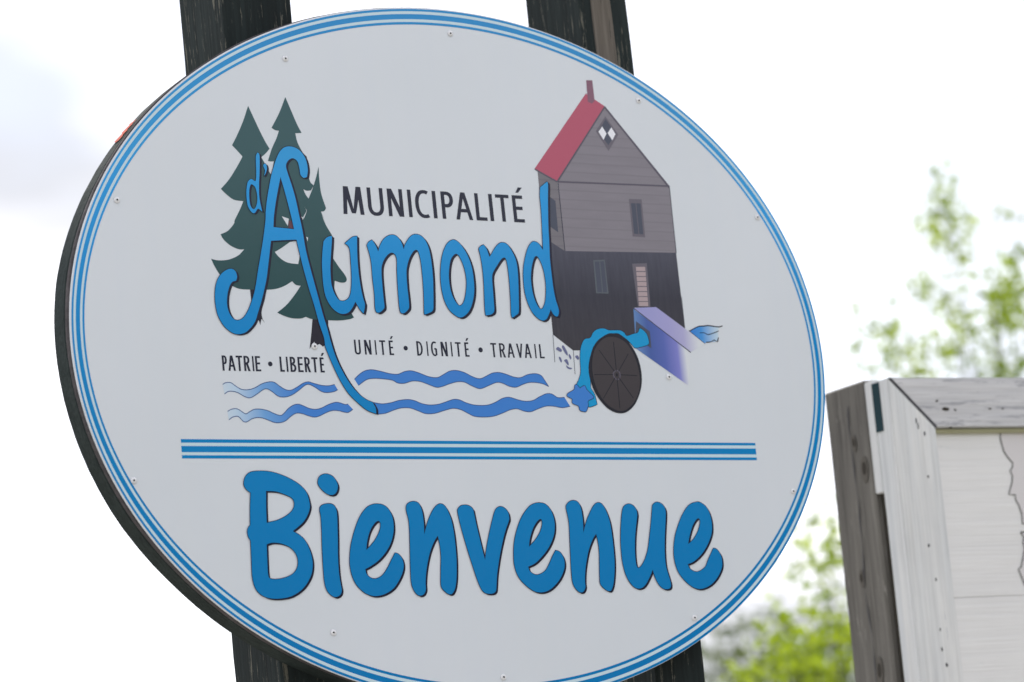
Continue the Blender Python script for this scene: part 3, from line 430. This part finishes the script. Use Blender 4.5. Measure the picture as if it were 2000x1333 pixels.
# ---------------------------------------------------------------- ground
def ground():
    S, n_ = 400, 60; vs, fs = [], []
    ks = [(-1) ** (i < 0) * (abs(i) / (n_ / 2)) ** 3 * S for i in range(-n_ // 2, n_ // 2 + 1)]
    for y in ks:
        for x in ks: vs.append((x, y, 0.35 * noise.noise(Vector((x, y, 0)) * 0.03) if math.hypot(x, y) > 12 else 0))
    k = len(ks)
    for j in range(k - 1):
        for i in range(k - 1): fs.append((j * k + i, j * k + i + 1, (j + 1) * k + i + 1, (j + 1) * k + i))
    m = material('grass_ground', (0.06, 0.09, 0.025), 0.95)
    r = ramp(m, [(0.3, (0.05, 0.08, 0.02)), (0.55, (0.08, 0.115, 0.03)), (0.75, (0.13, 0.12, 0.06))]); m.node_tree.links.new(tex(m, coords(m, (1, 1, 1)), 1.1, 8, 0.7), r.inputs['Fac'])
    gl = N(m, 'ShaderNodeVectorMath'); gl.operation = 'LENGTH'; m.node_tree.links.new(coords(m, (1, .8, 1)), gl.inputs[0])
    wob = N(m, 'ShaderNodeMath'); wob.operation = 'MULTIPLY_ADD'; wob.inputs[1].default_value = 5; m.node_tree.links.new(tex(m, coords(m, (1, 1, 1)), .35, 4), wob.inputs[0]); m.node_tree.links.new(gl.outputs['Value'], wob.inputs[2])
    ed = ramp(m, [(0, (1, 1, 1)), (1, (0, 0, 0))]); mr3 = N(m, 'ShaderNodeMapRange'); mr3.inputs['From Min'].default_value = 13; mr3.inputs['From Max'].default_value = 16
    m.node_tree.links.new(wob.outputs[0], mr3.inputs['Value']); m.node_tree.links.new(mr3.outputs['Result'], ed.inputs['Fac'])
    gv = ramp(m, [(.3, (.20, .185, .16)), (.7, (.34, .32, .285))]); m.node_tree.links.new(tex(m, coords(m, (1, 1, 1)), 14, 8, .8), gv.inputs['Fac'])  # pale gravel out of view, added to bounce light up onto the map board
    setc(m, mixc(m, ed.outputs['Color'], r.outputs['Color'], gv.outputs['Color']))
    tag(link('ground', mesh('ground', vs, fs, smooth=True), m), kind='structure')
ground()

# ---------------------------------------------------------------- the oval welcome sign
sign = tag(empty('welcome_sign', (SX, SY, 0)), 'white oval village welcome sign with blue rim, pines and mill, on dark green posts', 'sign')
AX, AZ = 0.7150, 0.5900
def ell(ax, az, n_=220, cx=0, cz=0): return [(cx + ax * math.cos(2 * math.pi * i / n_), cz + az * math.sin(2 * math.pi * i / n_)) for i in range(n_)]
def disc(name, ax, az, y0, y1, mats, parent, rough=0.0, bev=0.0015, cx=0, cz=0):
    n_ = 260; vs, fs, mi = [], [], []
    for (y, s) in ((y0, -bev), (y0 + bev, 0), (y1 - bev, 0), (y1, -bev)):
        for i in range(n_):
            a = 2 * math.pi * i / n_; w = rough * (noise.noise(Vector((math.cos(a) * 3, math.sin(a) * 3, 1))) + 0.3 * noise.noise(Vector((math.cos(a) * 40, math.sin(a) * 40, 1))))
            vs.append((cx + (ax + s + w) * math.cos(a), y, cz + (az + s + w) * math.sin(a)))
    for r in range(3):
        for i in range(n_): j = (i + 1) % n_; fs.append((r * n_ + i, r * n_ + j, (r + 1) * n_ + j, (r + 1) * n_ + i)); mi.append(0)
    fs.append(tuple(range(n_ - 1, -1, -1))); mi.append(0); fs.append(tuple(range(3 * n_, 4 * n_))); mi.append(0)
    me = mesh(name, vs, fs, mi); bm = bmesh.new(); bm.from_mesh(me); bmesh.ops.recalc_face_normals(bm, faces=bm.faces); bm.to_mesh(me); bm.free()
    return link(name, me, mats, parent)
panel = disc('face_panel', AX, AZ, 0, 0.003, [face_m], sign, 0, 0.0006); panel.location = (0, 0, SZ)
p1 = disc('plywood_layer', AX + .001, AZ + .001, 0.0035, 0.0145, [ply_m], sign, 0.0012, cx=-.001, cz=.001); p1.location = (0, 0, SZ)
p2 = disc('backing_board', AX + .0015, AZ + .001, 0.015, 0.0575, [backing_m], sign, 0.0018, cx=-.001, cz=.001); p2.location = (0, 0, SZ)
tag(p2, 'thick backing board with dark green painted edge')
def ring(name, a0, a1, m, depth, label, o=(0, 0)):
    fl = Flat(); n_ = 240
    A = [(o[0] * a0[2] + a0[0] * math.cos(2 * math.pi * i / n_), o[1] * a0[2] + a0[1] * math.sin(2 * math.pi * i / n_)) for i in range(n_)]
    B = [(o[0] * a1[2] + a1[0] * math.cos(2 * math.pi * i / n_), o[1] * a1[2] + a1[1] * math.sin(2 * math.pi * i / n_)) for i in range(n_)]
    for i in range(n_): j = (i + 1) % n_; fl.add([[A[i], A[j], B[j], B[i]]], depth)
    return fl.build(name, m, panel, label)
IX, IZ = 0.6907, 0.5601
def rr(t): return (IX + (AX - .0018 - IX) * t, IZ + (AZ - .0016 - IZ) * t, t)
T = [0, .16, .34, .67, .85, 1.0]
for k in range(5): ring('rim_stripe', rr(T[k]), rr(T[k + 1]), blue_m if k % 2 == 0 else pale_m, 0.0002, ('blue' if k % 2 == 0 else 'pale blue') + ' rim stripe', (.0011, -.0006))
PX = 0.00086
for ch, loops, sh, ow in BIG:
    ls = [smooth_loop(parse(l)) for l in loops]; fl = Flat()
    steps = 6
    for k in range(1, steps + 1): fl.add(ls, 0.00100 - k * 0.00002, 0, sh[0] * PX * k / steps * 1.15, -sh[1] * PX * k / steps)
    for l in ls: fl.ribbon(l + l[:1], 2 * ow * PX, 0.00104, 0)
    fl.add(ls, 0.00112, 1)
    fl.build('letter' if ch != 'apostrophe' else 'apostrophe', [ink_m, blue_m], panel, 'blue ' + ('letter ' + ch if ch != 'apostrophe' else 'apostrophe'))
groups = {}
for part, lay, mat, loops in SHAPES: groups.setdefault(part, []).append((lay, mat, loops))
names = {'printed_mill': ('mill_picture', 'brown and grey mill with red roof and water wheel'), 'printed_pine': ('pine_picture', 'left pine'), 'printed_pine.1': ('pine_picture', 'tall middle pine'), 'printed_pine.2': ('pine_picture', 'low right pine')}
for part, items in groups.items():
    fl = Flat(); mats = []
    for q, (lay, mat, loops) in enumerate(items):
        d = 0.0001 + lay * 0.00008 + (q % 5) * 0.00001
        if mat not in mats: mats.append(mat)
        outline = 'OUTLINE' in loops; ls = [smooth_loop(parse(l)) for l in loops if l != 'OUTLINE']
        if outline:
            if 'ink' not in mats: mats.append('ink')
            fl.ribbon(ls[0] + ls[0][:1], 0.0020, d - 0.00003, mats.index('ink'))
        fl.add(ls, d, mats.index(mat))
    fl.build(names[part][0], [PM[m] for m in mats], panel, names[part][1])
for t, b, fd in WAVES:
    tl = smooth_loop(parse(t), False); bl = smooth_loop(parse(b), False); fl = Flat()
    fl.add([tl + bl[::-1]], 0.0002, 0); fl.ribbon(tl, 0.0013, 0.00025, 1); fl.ribbon(bl, 0.0013, 0.00027, 1)
    fl.build('wave_picture', [fade_m if fd else wave_m, wl_m], panel)
for mt, q in BARS:
    fl = Flat(); fl.add([smooth_loop(parse(q))], 0.0002); fl.build('divider_stripe', blue_m if mt == 'blue' else pale_m, panel)

# small capitals ----------------------------------------------
def glyph(ch, w, s):
    """polygons for a humanist capital: unit height, width w, stem s"""
    bars = []
    def stem(x, z0=0, z1=1): bars.append([(x, z0), (x + s, z0), (x + s, z1), (x, z1)])
    def hbar(z, x0, x1, t=None): t = t or s * .86; bars.append([(x0, z), (x1, z), (x1, z + t), (x0, z + t)])
    def diag(x0, x1, z0=0, z1=1, k=1.06): bars.append([(x0, z0), (x0 + s * k, z0), (x1 + s * k, z1), (x1, z1)])
    def arc(cx, cz, rx, rz, a0, a1, p=2.3, n_=22):
        o, i = [], []
        for k in range(n_ + 1):
            a = math.radians(a0 + (a1 - a0) * k / n_); c, q = math.cos(a), math.sin(a); e = 2 / p
            sx, sz = math.copysign(abs(c) ** e, c), math.copysign(abs(q) ** e, q)
            o.append((cx + rx * sx, cz + rz * sz)); i.append((cx + (rx - s) * sx, cz + (rz - s * .86) * sz))
        bars.append(o + i[::-1])
    if ch == 'I': bars.append([(0, 0), (w, 0), (w, 1), (0, 1)])
    elif ch == '•': bars.append([(w / 2 + w / 2 * math.cos(a * .3142), .5 + w / 2 * math.sin(a * .3142)) for a in range(20)])
    elif ch == 'M':
        stem(0 + .02); stem(w - s); bars.pop(); bars.pop()
        diag(0, .07); diag(w - s * 1.06, w - s * 1.06 - .07)
        bars.append([(w / 2 - s * .75, .12), (w / 2 + s * .1, .12), (.07 + s * 1.3, 1), (.07, 1)]); bars.append([(w / 2 - s * .1, .12), (w / 2 + s * .75, .12), (w - .07, 1), (w - .07 - s * 1.3, 1)])
        bars.append([(w / 2 - s * .75, .12), (w / 2 + s * .75, .12), (w / 2 + s * .5, .04), (w / 2 - s * .5, .04)])
    elif ch == 'U':
        r = w / 2; stem(0, r * 1.1); stem(w - s, r * 1.1); arc(w / 2, r * 1.1, w / 2, r * 1.1 + .012, 180, 360)
    elif ch == 'N': stem(0); stem(w - s); bars.append([(0, 1), (s * 1.25, 1), (w, 0), (w - s * 1.25, 0)])
    elif ch == 'C': arc(w * .68, .5, w * .68, .512, 63, 297); 
    elif ch == 'G':
        arc(w * .62, .5, w * .62, .512, 60, 285); bars.append([(w - s, .03), (w, .06), (w, .52), (w - s, .52)]); hbar(.44, w * .55, w - s * .5)
    elif ch == 'P': stem(0); arc(w * .42, .71, w * .58, .29, -90, 90); hbar(1 - s * .86, s * .5, w * .45); hbar(.42, s * .5, w * .45)
    elif ch == 'R':
        stem(0); arc(w * .38, .73, w * .55, .27, -90, 90); hbar(1 - s * .86, s * .5, w * .4); hbar(.46, s * .5, w * .4); bars.append([(w - s * 1.15, 0), (w, 0), (w * .48 + s * .5, .5), (w * .48 - s * .55, .5)])
    elif ch == 'B':
        stem(0); arc(w * .38, .755, w * .52, .245, -90, 90); arc(w * .4, .27, w * .6, .27, -90, 90)
        for z in (0, .46, 1 - s * .86): hbar(z, s * .5, w * .42)
    elif ch == 'D': stem(0); arc(w * .3, .5, w * .7, .5, -90, 90, 2.1); hbar(0, s * .5, w * .32); hbar(1 - s * .86, s * .5, w * .32)
    elif ch in 'EÉ':
        stem(0); hbar(0, s * .5, w); hbar(.46, s * .5, w * .9); hbar(1 - s * .86, s * .5, w * .96)
        if ch == 'É': bars.append([(w * .38, 1.10), (w * .38 + s * .8, 1.10), (w * .62 + s * 1.3, 1.30), (w * .62 + s * .1, 1.30)])
    elif ch == 'L': stem(0); hbar(0, s * .5, w)
    elif ch == 'T': hbar(1 - s * .86, 0, w); stem(w / 2 - s / 2, 0, 1 - s * .4)
    elif ch == 'A':
        diag(0, w / 2 - s * .62, k=1.0); bars.append([(w - s, 0), (w, 0), (w / 2 + s * .62, 1), (w / 2 - s * .4, 1)]); hbar(.27, w * .2, w * .8)
    elif ch == 'V': bars.append([(0, 1), (s, 1), (w / 2 + s * .4, 0), (w / 2 - s * .5, 0)]); bars.append([(w - s, 1), (w, 1), (w / 2 + s * .5, 0), (w / 2 - s * .4, 0)])
    return bars
for ch, x0, x1, zb, hc, wt in TEXT:
    x0, x1, zb, hc = x0 * 1e-4, x1 * 1e-4, zb * 1e-4, hc * 1e-4
    w = (x1 - x0) / hc; fl = Flat()
    if ch == '•': hc2 = hc
    for k, poly in enumerate(glyph(ch, w, wt * 1.13)): fl.add([[(x0 + x * hc, zb + z * hc) for x, z in poly]], 0.0002 + k * 0.00002)
    fl.build('letter' if ch != '•' else 'bullet_dot', text_m, panel, 'small dark letter ' + ch if ch != '•' else None)
# screws
for x, z in SCREWS:
    vs, fs, mi = [], [], []; n_ = 14
    for r, d in ((.0054, 0), (.0050, .0007), (.0036, .0013), (.0016, .0015)):
        for i in range(n_): a = 2 * math.pi * i / n_; vs.append((r * math.cos(a), -d, r * math.sin(a)))
    for r in range(3):
        for i in range(n_): j = (i + 1) % n_; fs.append((r * n_ + i, (r + 1) * n_ + i, (r + 1) * n_ + j, r * n_ + j)); mi.append(0)
    fs.append(tuple(3 * n_ + i for i in range(n_))); mi.append(1)
    link('screw', mesh('screw', vs, fs, mi, smooth=True), [screw_m, slot_m], sign, (x * 1e-4, -0.0006, SZ + z * 1e-4))
# posts behind the board
for (xr, w, d, zt, sd_) in ((2.2728, .13, .165, 3.72, 1), (2.9457, .10, .183, 3.78, 5)):
    o = box('post', xr - w - SX, xr - SX, .058, .058 + d, -0.45, zt, post_m, sign, 0.004, 1, 40, 0.0035, sd_, 'dark green painted post with flaking paint')
vs, fs = [], []
for i in range(90):
    z = 3.77 - i * .018; a = .078 + .0022 * noise.noise(Vector((z * 9, 0, 0))); b = .047 - .012 * min(1, max(0, (3.52 - z) / .25)) + .0035 * noise.noise(Vector((z * 14, 5, 0)))
    vs += [(2.9457 - SX - a, .0579, z), (2.9457 - SX - a + .0015, .0563, z), (2.9457 - SX - b - .0015, .0563, z), (2.9457 - SX - b, .0579, z)]
    if i:
        for k in range(3): fs.append((4 * i - 4 + k, 4 * i + k, 4 * i + k + 1, 4 * i - 3 + k))
link('bare_strip', mesh('bare_strip', vs, fs), bare_m, sign)['label'] = 'strip of bare brown wood on the right post'
# split, orange-painted chip on the rim
vs = []; fs = []
for i in range(8):
    a = math.radians(141.6 + i * .62); 
    for y, e in ((0.024 + .006 * (i % 2), .0050), (0.055 - .006 * ((i * 5) % 3), .0054)): vs.append((-.001 + (AX + e - .0022) * math.cos(a), y, SZ + .001 + (AZ + e - .0030) * math.sin(a)))
    if i: fs.append((2 * i - 2, 2 * i - 1, 2 * i + 1, 2 * i))
or_m = material('orange_primer', (0.50, 0.06, 0.02), 0.7)
link('primer_patch', mesh('primer_patch', vs, fs), or_m, sign)['label'] = 'small patch of bright orange primer on the left edge'

# ---------------------------------------------------------------- the map board beside it
mb = empty('map_board', MO, (math.radians(2.2), 0, MYAW)); mb.rotation_mode = 'XYZ'
tag(mb, 'weathered white framed wooden map board on grey posts, right of the oval sign', 'notice board')
W, Hh = 1.62, 1.16
def prism(name, poly, y0, y1, mat, parent, bev=0.002, label=None, wob=0.0):
    bm = bmesh.new(); a = [bm.verts.new((x, y0, z)) for x, z in poly]; b = [bm.verts.new((x, y1, z)) for x, z in poly]; k = len(poly)
    bm.faces.new(a); bm.faces.new(b[::-1])
    for i in range(k): bm.faces.new((a[i], b[i], b[(i + 1) % k], a[(i + 1) % k]))
    bmesh.ops.recalc_face_normals(bm, faces=bm.faces)
    if bev: bmesh.ops.bevel(bm, geom=list(bm.edges), offset=bev, segments=2, affect='EDGES', clamp_overlap=True)
    me = bpy.data.meshes.new(name); bm.to_mesh(me); bm.free(); o = link(name, me, mat, parent)
    if label: o['label'] = label
    return o
F = .0985
fb = [prism('frame_board', [(0, 0), (F, -F), (F, -Hh + F), (0, -Hh)], 0, .054, white_m, mb),
      prism('frame_board', [(.0075, 0), (W - .0075, 0), (W - F - .003, -F + .0015), (F + .0045, -F + .0015)], .003, .054, whitex_m, mb),
      prism('frame_board', [(W, 0), (W, -Hh), (W - F, -Hh + F), (W - F, -F)], 0, .054, white_m, mb),
      prism('frame_board', [(.0055, -Hh), (F + .003, -Hh + F), (W - F - .003, -Hh + F), (W - .0055, -Hh)], .003, .054, whitex_m, mb)]
prism('miter_gap', [(.0035, -.0008), (.0085, -.0008), (F + .0052, -F + .0030), (F + .0004, -F - .0003)], .0012, .050, hole_m, mb, 0, 'dark open mitre joint')
pw = wood('map_panel_white', (0.84, 0.838, 0.845), (0.89, 0.885, 0.885), (0.70, 0.715, 0.73), 0.66, axis='X', rough=0.6, soft=0.12)
z_ = -F - .004; k = 0
while z_ > -Hh + F:                                            # horizontal panel boards, fine joints between
    z2 = max(z_ - .322, -Hh + F - .002)
    box('panel_board', F - .01, W - F + .01, .020 + .0006 * (k % 2), .034, z2 + .0005, z_, pw, mb, 0.001); z_ = z2; k += 1
prism('moss_line', [(F + .001, -F - .0005), (W - F - .001, -F - .0005), (W - F - .001, -F - .009), (F + .001, -F - .009)], .012, .0195, moss_m, mb, 0.001, 'yellow green moss under the top rail')
teal = prism('teal_paint_patch', [(-.0016, -.004), (0.001, -.004), (0.001, -.098), (-.0016, -.098)], .0305, .0545, teal_m, mb, 0, 'dark teal paint on the side of the frame')
prism('spacer_block', [(0.001, .004), (.06, .004), (.06, -.213), (0.001, -.213)], .0545, .0835, white_m, mb, 0.002, 'short white block between frame and post')
prism('spacer_block', [(W - .06, .004), (W - .001, .004), (W - .001, -.213), (W - .06, -.213)], .0545, .0835, white_m, mb, 0.002)
prism('gap_shade_batten', [(0.014, -.214), (.085, -.214), (.085, -Hh), (0.014, -Hh)], .0545, .083, greyd_m, mb, 0.002, 'batten set back behind the frame, coloured dark for the shade in the gap')  # added batten; its dark brown carries the shade of the gap
for x in (0, W - .14):
    po = box('post', x, x + .14, .084, .224, -2.95, .010, grey_m, mb, 0.004, 1, 30, 0.0012, x + 2, 'grey weathered square post')
# long check down the left face, knots
def blob(name, x, y, z, rx, rz, m, parent, ax='x', n_=14):
    vs = [(x, y, z)] ; 
    for i in range(n_):
        a = 2 * math.pi * i / n_; q = 1 + .10 * math.sin(2 * a + x * 90 + z * 50)
        vs.append((x, y + rx * math.cos(a) * q, z + rz * math.sin(a) * q) if ax == 'x' else (x + rx * math.cos(a) * q, y, z + rz * math.sin(a) * q))
    o = link(name, mesh(name, vs, [(0, 1 + i, 1 + (i + 1) % n_) if ax != 'x' else (0, 1 + (i + 1) % n_, 1 + i) for i in range(n_)]), m, parent); return o
vs, fs = [], []; q = 46
for i in range(q):
    z = -.03 - i * .02; y = .142 + .0035 * math.sin(i * .45) + .004 * noise.noise(Vector((i * .3, 0, 0))) + (i * .0002); w_ = .0012 + .0008 * math.sin(i * 1.3)
    vs += [(-.0018, y - w_, z), (-.0018, y + w_, z)]
    if i: fs.append((2 * i - 2, 2 * i - 1, 2 * i + 1, 2 * i))
link('drying_crack', mesh('drying_crack', vs, fs), hole_m, mb)
for y, z, rx, rz in ((.108, -.160, .010, .016), (.158, -.366, .006, .012), (.130, -.548, .009, .018), (.135, -.105, .005, .012)): blob('knot_ring', -.0020, y, z, rx * 1.35, rz * 1.5, knot2_m, mb); blob('knot', -.0024, y, z + rz * .1, rx * .8, rz * .75, knot_m, mb)
for x, z, rx, rz, m in ((.055, -.085, .0016, .006, hole_m), (.058, -.095, .0014, .007, hole_m), (.071, -.110, .0018, .005, hole_m), (.068, -.193, .0019, .003, hole_m), (.052, -.325, .0022, .0035, hole_m), (.060, -.39, .002, .003, hole_m), (.057, -.485, .0016, .003, hole_m), (.056, -.522, .0019, .004, hole_m), (.063, -.552, .0026, .004, hole_m)): blob('nail_hole', x, -.0006, z, rx, rz, m, mb, 'z')
for x, z, rx, rz in ((.128, -.062, .008, .004), (.110, -.046, .003, .002), (.150, -.064, .003, .002), (.232, -.062, .004, .0015), (.262, -.062, .003, .0015), (.135, -.098, .004, .0015)): blob('knot', x, .0024, z, rx, rz, knot_m, mb, 'z')
# printed map: outline and pale grey land, continued past the picture's edge
land = ink('map_land_grey', (198, 195, 197)); mline = ink('map_outline', (48, 50, 44))
E1 = [tuple(p) for p in MAP1]; E2 = [tuple(p) for p in MAP2]
x9 = E1[-1][0]
fl = Flat(); fl.add([E1 + [(x9 + .55, E1[-1][1] - .03), (x9 + .75, E1[0][1] + .0), ]], -.0192, 0)
low = E2 + [(E2[-1][0] + .12, E2[-1][1] - .16), (E2[-1][0] + .5, E2[-1][1] - .2), (E2[-1][0] + .78, E2[0][1] + .02)]
fl.add([low], -.0192, 0)
fl.ribbon(E1, .0022, -.0188, 1); fl.ribbon(low + [low[0]], .0022, -.0187, 1); fl.ribbon([E1[-1], (x9 + .55, E1[-1][1] - .03), (x9 + .75, E1[0][1])], .0022, -.0186, 1)
fl.build('map_print', [land, mline], mb, 'faded map with black outline')

# ---------------------------------------------------------------- trees
def leaf_mat(name, c1, c2, tr=0.5):
    m = material(name, c1, 0.55, 0.3); nt = m.node_tree; b = nt.nodes['Principled BSDF']; o = nt.nodes['Material Output']
    at = N(m, 'ShaderNodeAttribute'); at.attribute_name = 'tone'
    r = ramp(m, [(0, c1), (1, c2)]); nt.links.new(at.outputs['Fac'], r.inputs['Fac']); setc(m, r.outputs['Color'])
    t = N(m, 'ShaderNodeBsdfTranslucent'); nt.links.new(r.outputs['Color'], t.inputs['Color'])
    x = N(m, 'ShaderNodeMixShader'); x.inputs[0].default_value = tr
    nt.links.new(b.outputs[0], x.inputs[1]); nt.links.new(t.outputs[0], x.inputs[2]); nt.links.new(x.outputs[0], o.inputs['Surface']); return m
bark_t = wood('tree_bark', (0.06, 0.055, 0.045), (0.16, 0.15, 0.13))
lime_m = leaf_mat('young_lime_leaf', (0.10, 0.18, 0.012), (0.40, 0.50, 0.03), 0.62)
far_m = leaf_mat('far_leaf', (0.045, 0.08, 0.025), (0.19, 0.23, 0.055), 0.5)
def leaves(name, clumps, size, m, parent, spread, per, rs):
    rg = random.Random(rs); vs, fs, tn = [], [], []
    for cx, cy, cz, w in clumps:
        tone = rg.random()
        for _ in range(int(per * w)):
            r = spread * (0.6 + .08 * w); p = Vector((cx + rg.gauss(0, r), cy + rg.gauss(0, r), cz + rg.gauss(0, r * .9)))
            d = Vector((rg.gauss(0, 1), rg.gauss(0, 1), rg.gauss(-.3, .7))).normalized(); u = d.cross(Vector((rg.gauss(0, 1), rg.gauss(0, 1), rg.gauss(0, 1)))).normalized()
            l = size * rg.uniform(.6, 1.25); n2 = d.cross(u) * l * .12; b = len(vs)
            vs += [tuple(p), tuple(p + d * l * .5 + u * l * .32 - n2), tuple(p + d * l), tuple(p + d * l * .5 - u * l * .32 - n2)]
            fs += [(b, b + 1, b + 2), (b, b + 2, b + 3)]; tn += [min(1, max(0, tone * .6 + rg.random() * .5))] * 4
    me = mesh(name, vs, fs); a = me.attributes.new('tone', 'FLOAT', 'POINT'); a.data.foreach_set('value', tn)
    return link(name, me, m, parent)
def tubes(segs, n_=6):
    vs, fs = [], []
    for pts in segs:
        b = len(vs)
        for i, (p, r) in enumerate(pts):
            p = Vector(p); d = (Vector(pts[min(i + 1, len(pts) - 1)][0]) - Vector(pts[max(i - 1, 0)][0])).normalized()
            u = d.cross(Vector((0.3, 1, 0.2))).normalized(); v = d.cross(u)
            for k in range(n_): a = 2 * math.pi * k / n_; vs.append(tuple(p + (u * math.cos(a) + v * math.sin(a)) * r))
        for i in range(len(pts) - 1):
            for k in range(n_): fs.append((b + i * n_ + k, b + i * n_ + (k + 1) % n_, b + (i + 1) * n_ + (k + 1) % n_, b + (i + 1) * n_ + k))
    return vs, fs
def tree(name, base, clumps, size, m, label, cat, spread, per, rs, rad, limbs=9, group=None):
    rg = random.Random(rs); b = Vector(base); rel = [(x - b.x, y - b.y, z - b.z, w) for x, y, z, w in clumps]
    root = tag(empty(name, tuple(b)), label, cat, group)
    top = max(r[2] for r in rel); cx = sum(r[0] for r in rel) / len(rel); cy = sum(r[1] for r in rel) / len(rel)
    tr = [((cx * t + .04 * math.sin(t * 7 + rs), cy * t, -0.2 + t * (top * .9)), rad * (1 - .85 * t)) for t in [i / 10 for i in range(11)]]
    vs, fs = tubes([tr], 9); link('trunk', mesh('trunk', vs, fs, smooth=True), bark_t, root)
    segs = []
    for x, y, z, w in rel:
        t = max(.05, min(.95, (z * rg.uniform(.45, .75)) / (top * .9))); i = int(t * 10); st = Vector(tr[i][0]); e = Vector((x, y, z)); md = st.lerp(e, .55) + Vector((rg.gauss(0, .05), rg.gauss(0, .05), -.06 * (e - st).length))
        r0 = max(.003, rad * .09 * (1 - t * .5)); segs.append([(tuple(st), r0), (tuple(md), r0 * .6), (tuple(e), r0 * .25)])
    vs, fs = tubes(segs, 5); link('branches', mesh('branches', vs, fs, smooth=True), bark_t, root)
    leaves('foliage', rel, size, m, root, spread, per, rs)
    return root
tree('young_tree', TREE_A[0], CL_A, 0.045, lime_m, 'slender young tree with lime green leaves rising behind the map board', 'tree', .042, 6.5, 3, .06)
tree('leafy_shrub', TREE_B[0], CL_B, 0.052, lime_m, 'bright green leafy shrub seen between the oval sign and the grey post', 'shrub', .052, 4.0, 4, .045)
names_f = ['dark grey green', 'olive green', 'dull green', 'yellow green', 'mid green']
FL = ['far grey green tree just right of the oval sign bottom', 'far olive tree low between the oval sign and the map board', 'far green tree straight behind the leafy shrub', 'far tree half hidden behind the grey post of the map board']
for i, (x, y, z) in enumerate(FAR):
    rg = random.Random(40 + i); h_ = z; cl = []
    for k in range(70):
        t = rg.random() ** .8; rr_ = (1.6 * (1 - t) + .35) * rg.random() ** .5; a = rg.random() * 6.283
        cl.append((x + rr_ * math.cos(a), y + rr_ * math.sin(a), h_ * (.22 + .78 * t), 6))
    o = tree('far_tree', (x, y, 0), cl, 0.17, far_m, FL[i], 'tree', .22, 3.2, 60 + i, .12, group='far trees')

# woods round the field: low far ones, and the taller wood across the road that the glossy face mirrors
rg = random.Random(9); cl = []
for i in range(900):
    t = rg.random(); ang = math.radians(110 + 80 * t); R0 = 32 + rg.uniform(-4, 5)       # bearing clockwise from +Y
    top = 10.2 + 1.8 * noise.noise(Vector((t * 9, 3, 0))) + 1.2 * noise.noise(Vector((t * 31, 0, 5)))
    cl.append((R0 * math.sin(ang), R0 * math.cos(ang), .6 + (top - .6) * rg.random() ** .7, 6))
for i in range(1100):
    t = rg.random(); ang = math.radians(190 + 280 * t); R0 = 85 + rg.uniform(-6, 8)
    top = 5.6 + 1.2 * noise.noise(Vector((t * 40, 3, 0)))
    cl.append((R0 * math.sin(ang), R0 * math.cos(ang), .5 + (top - .5) * rg.random() ** .8, 10))
tag(leaves('woodland', cl, 0.6, far_m, None, .75, 3.5, 77), kind='stuff')
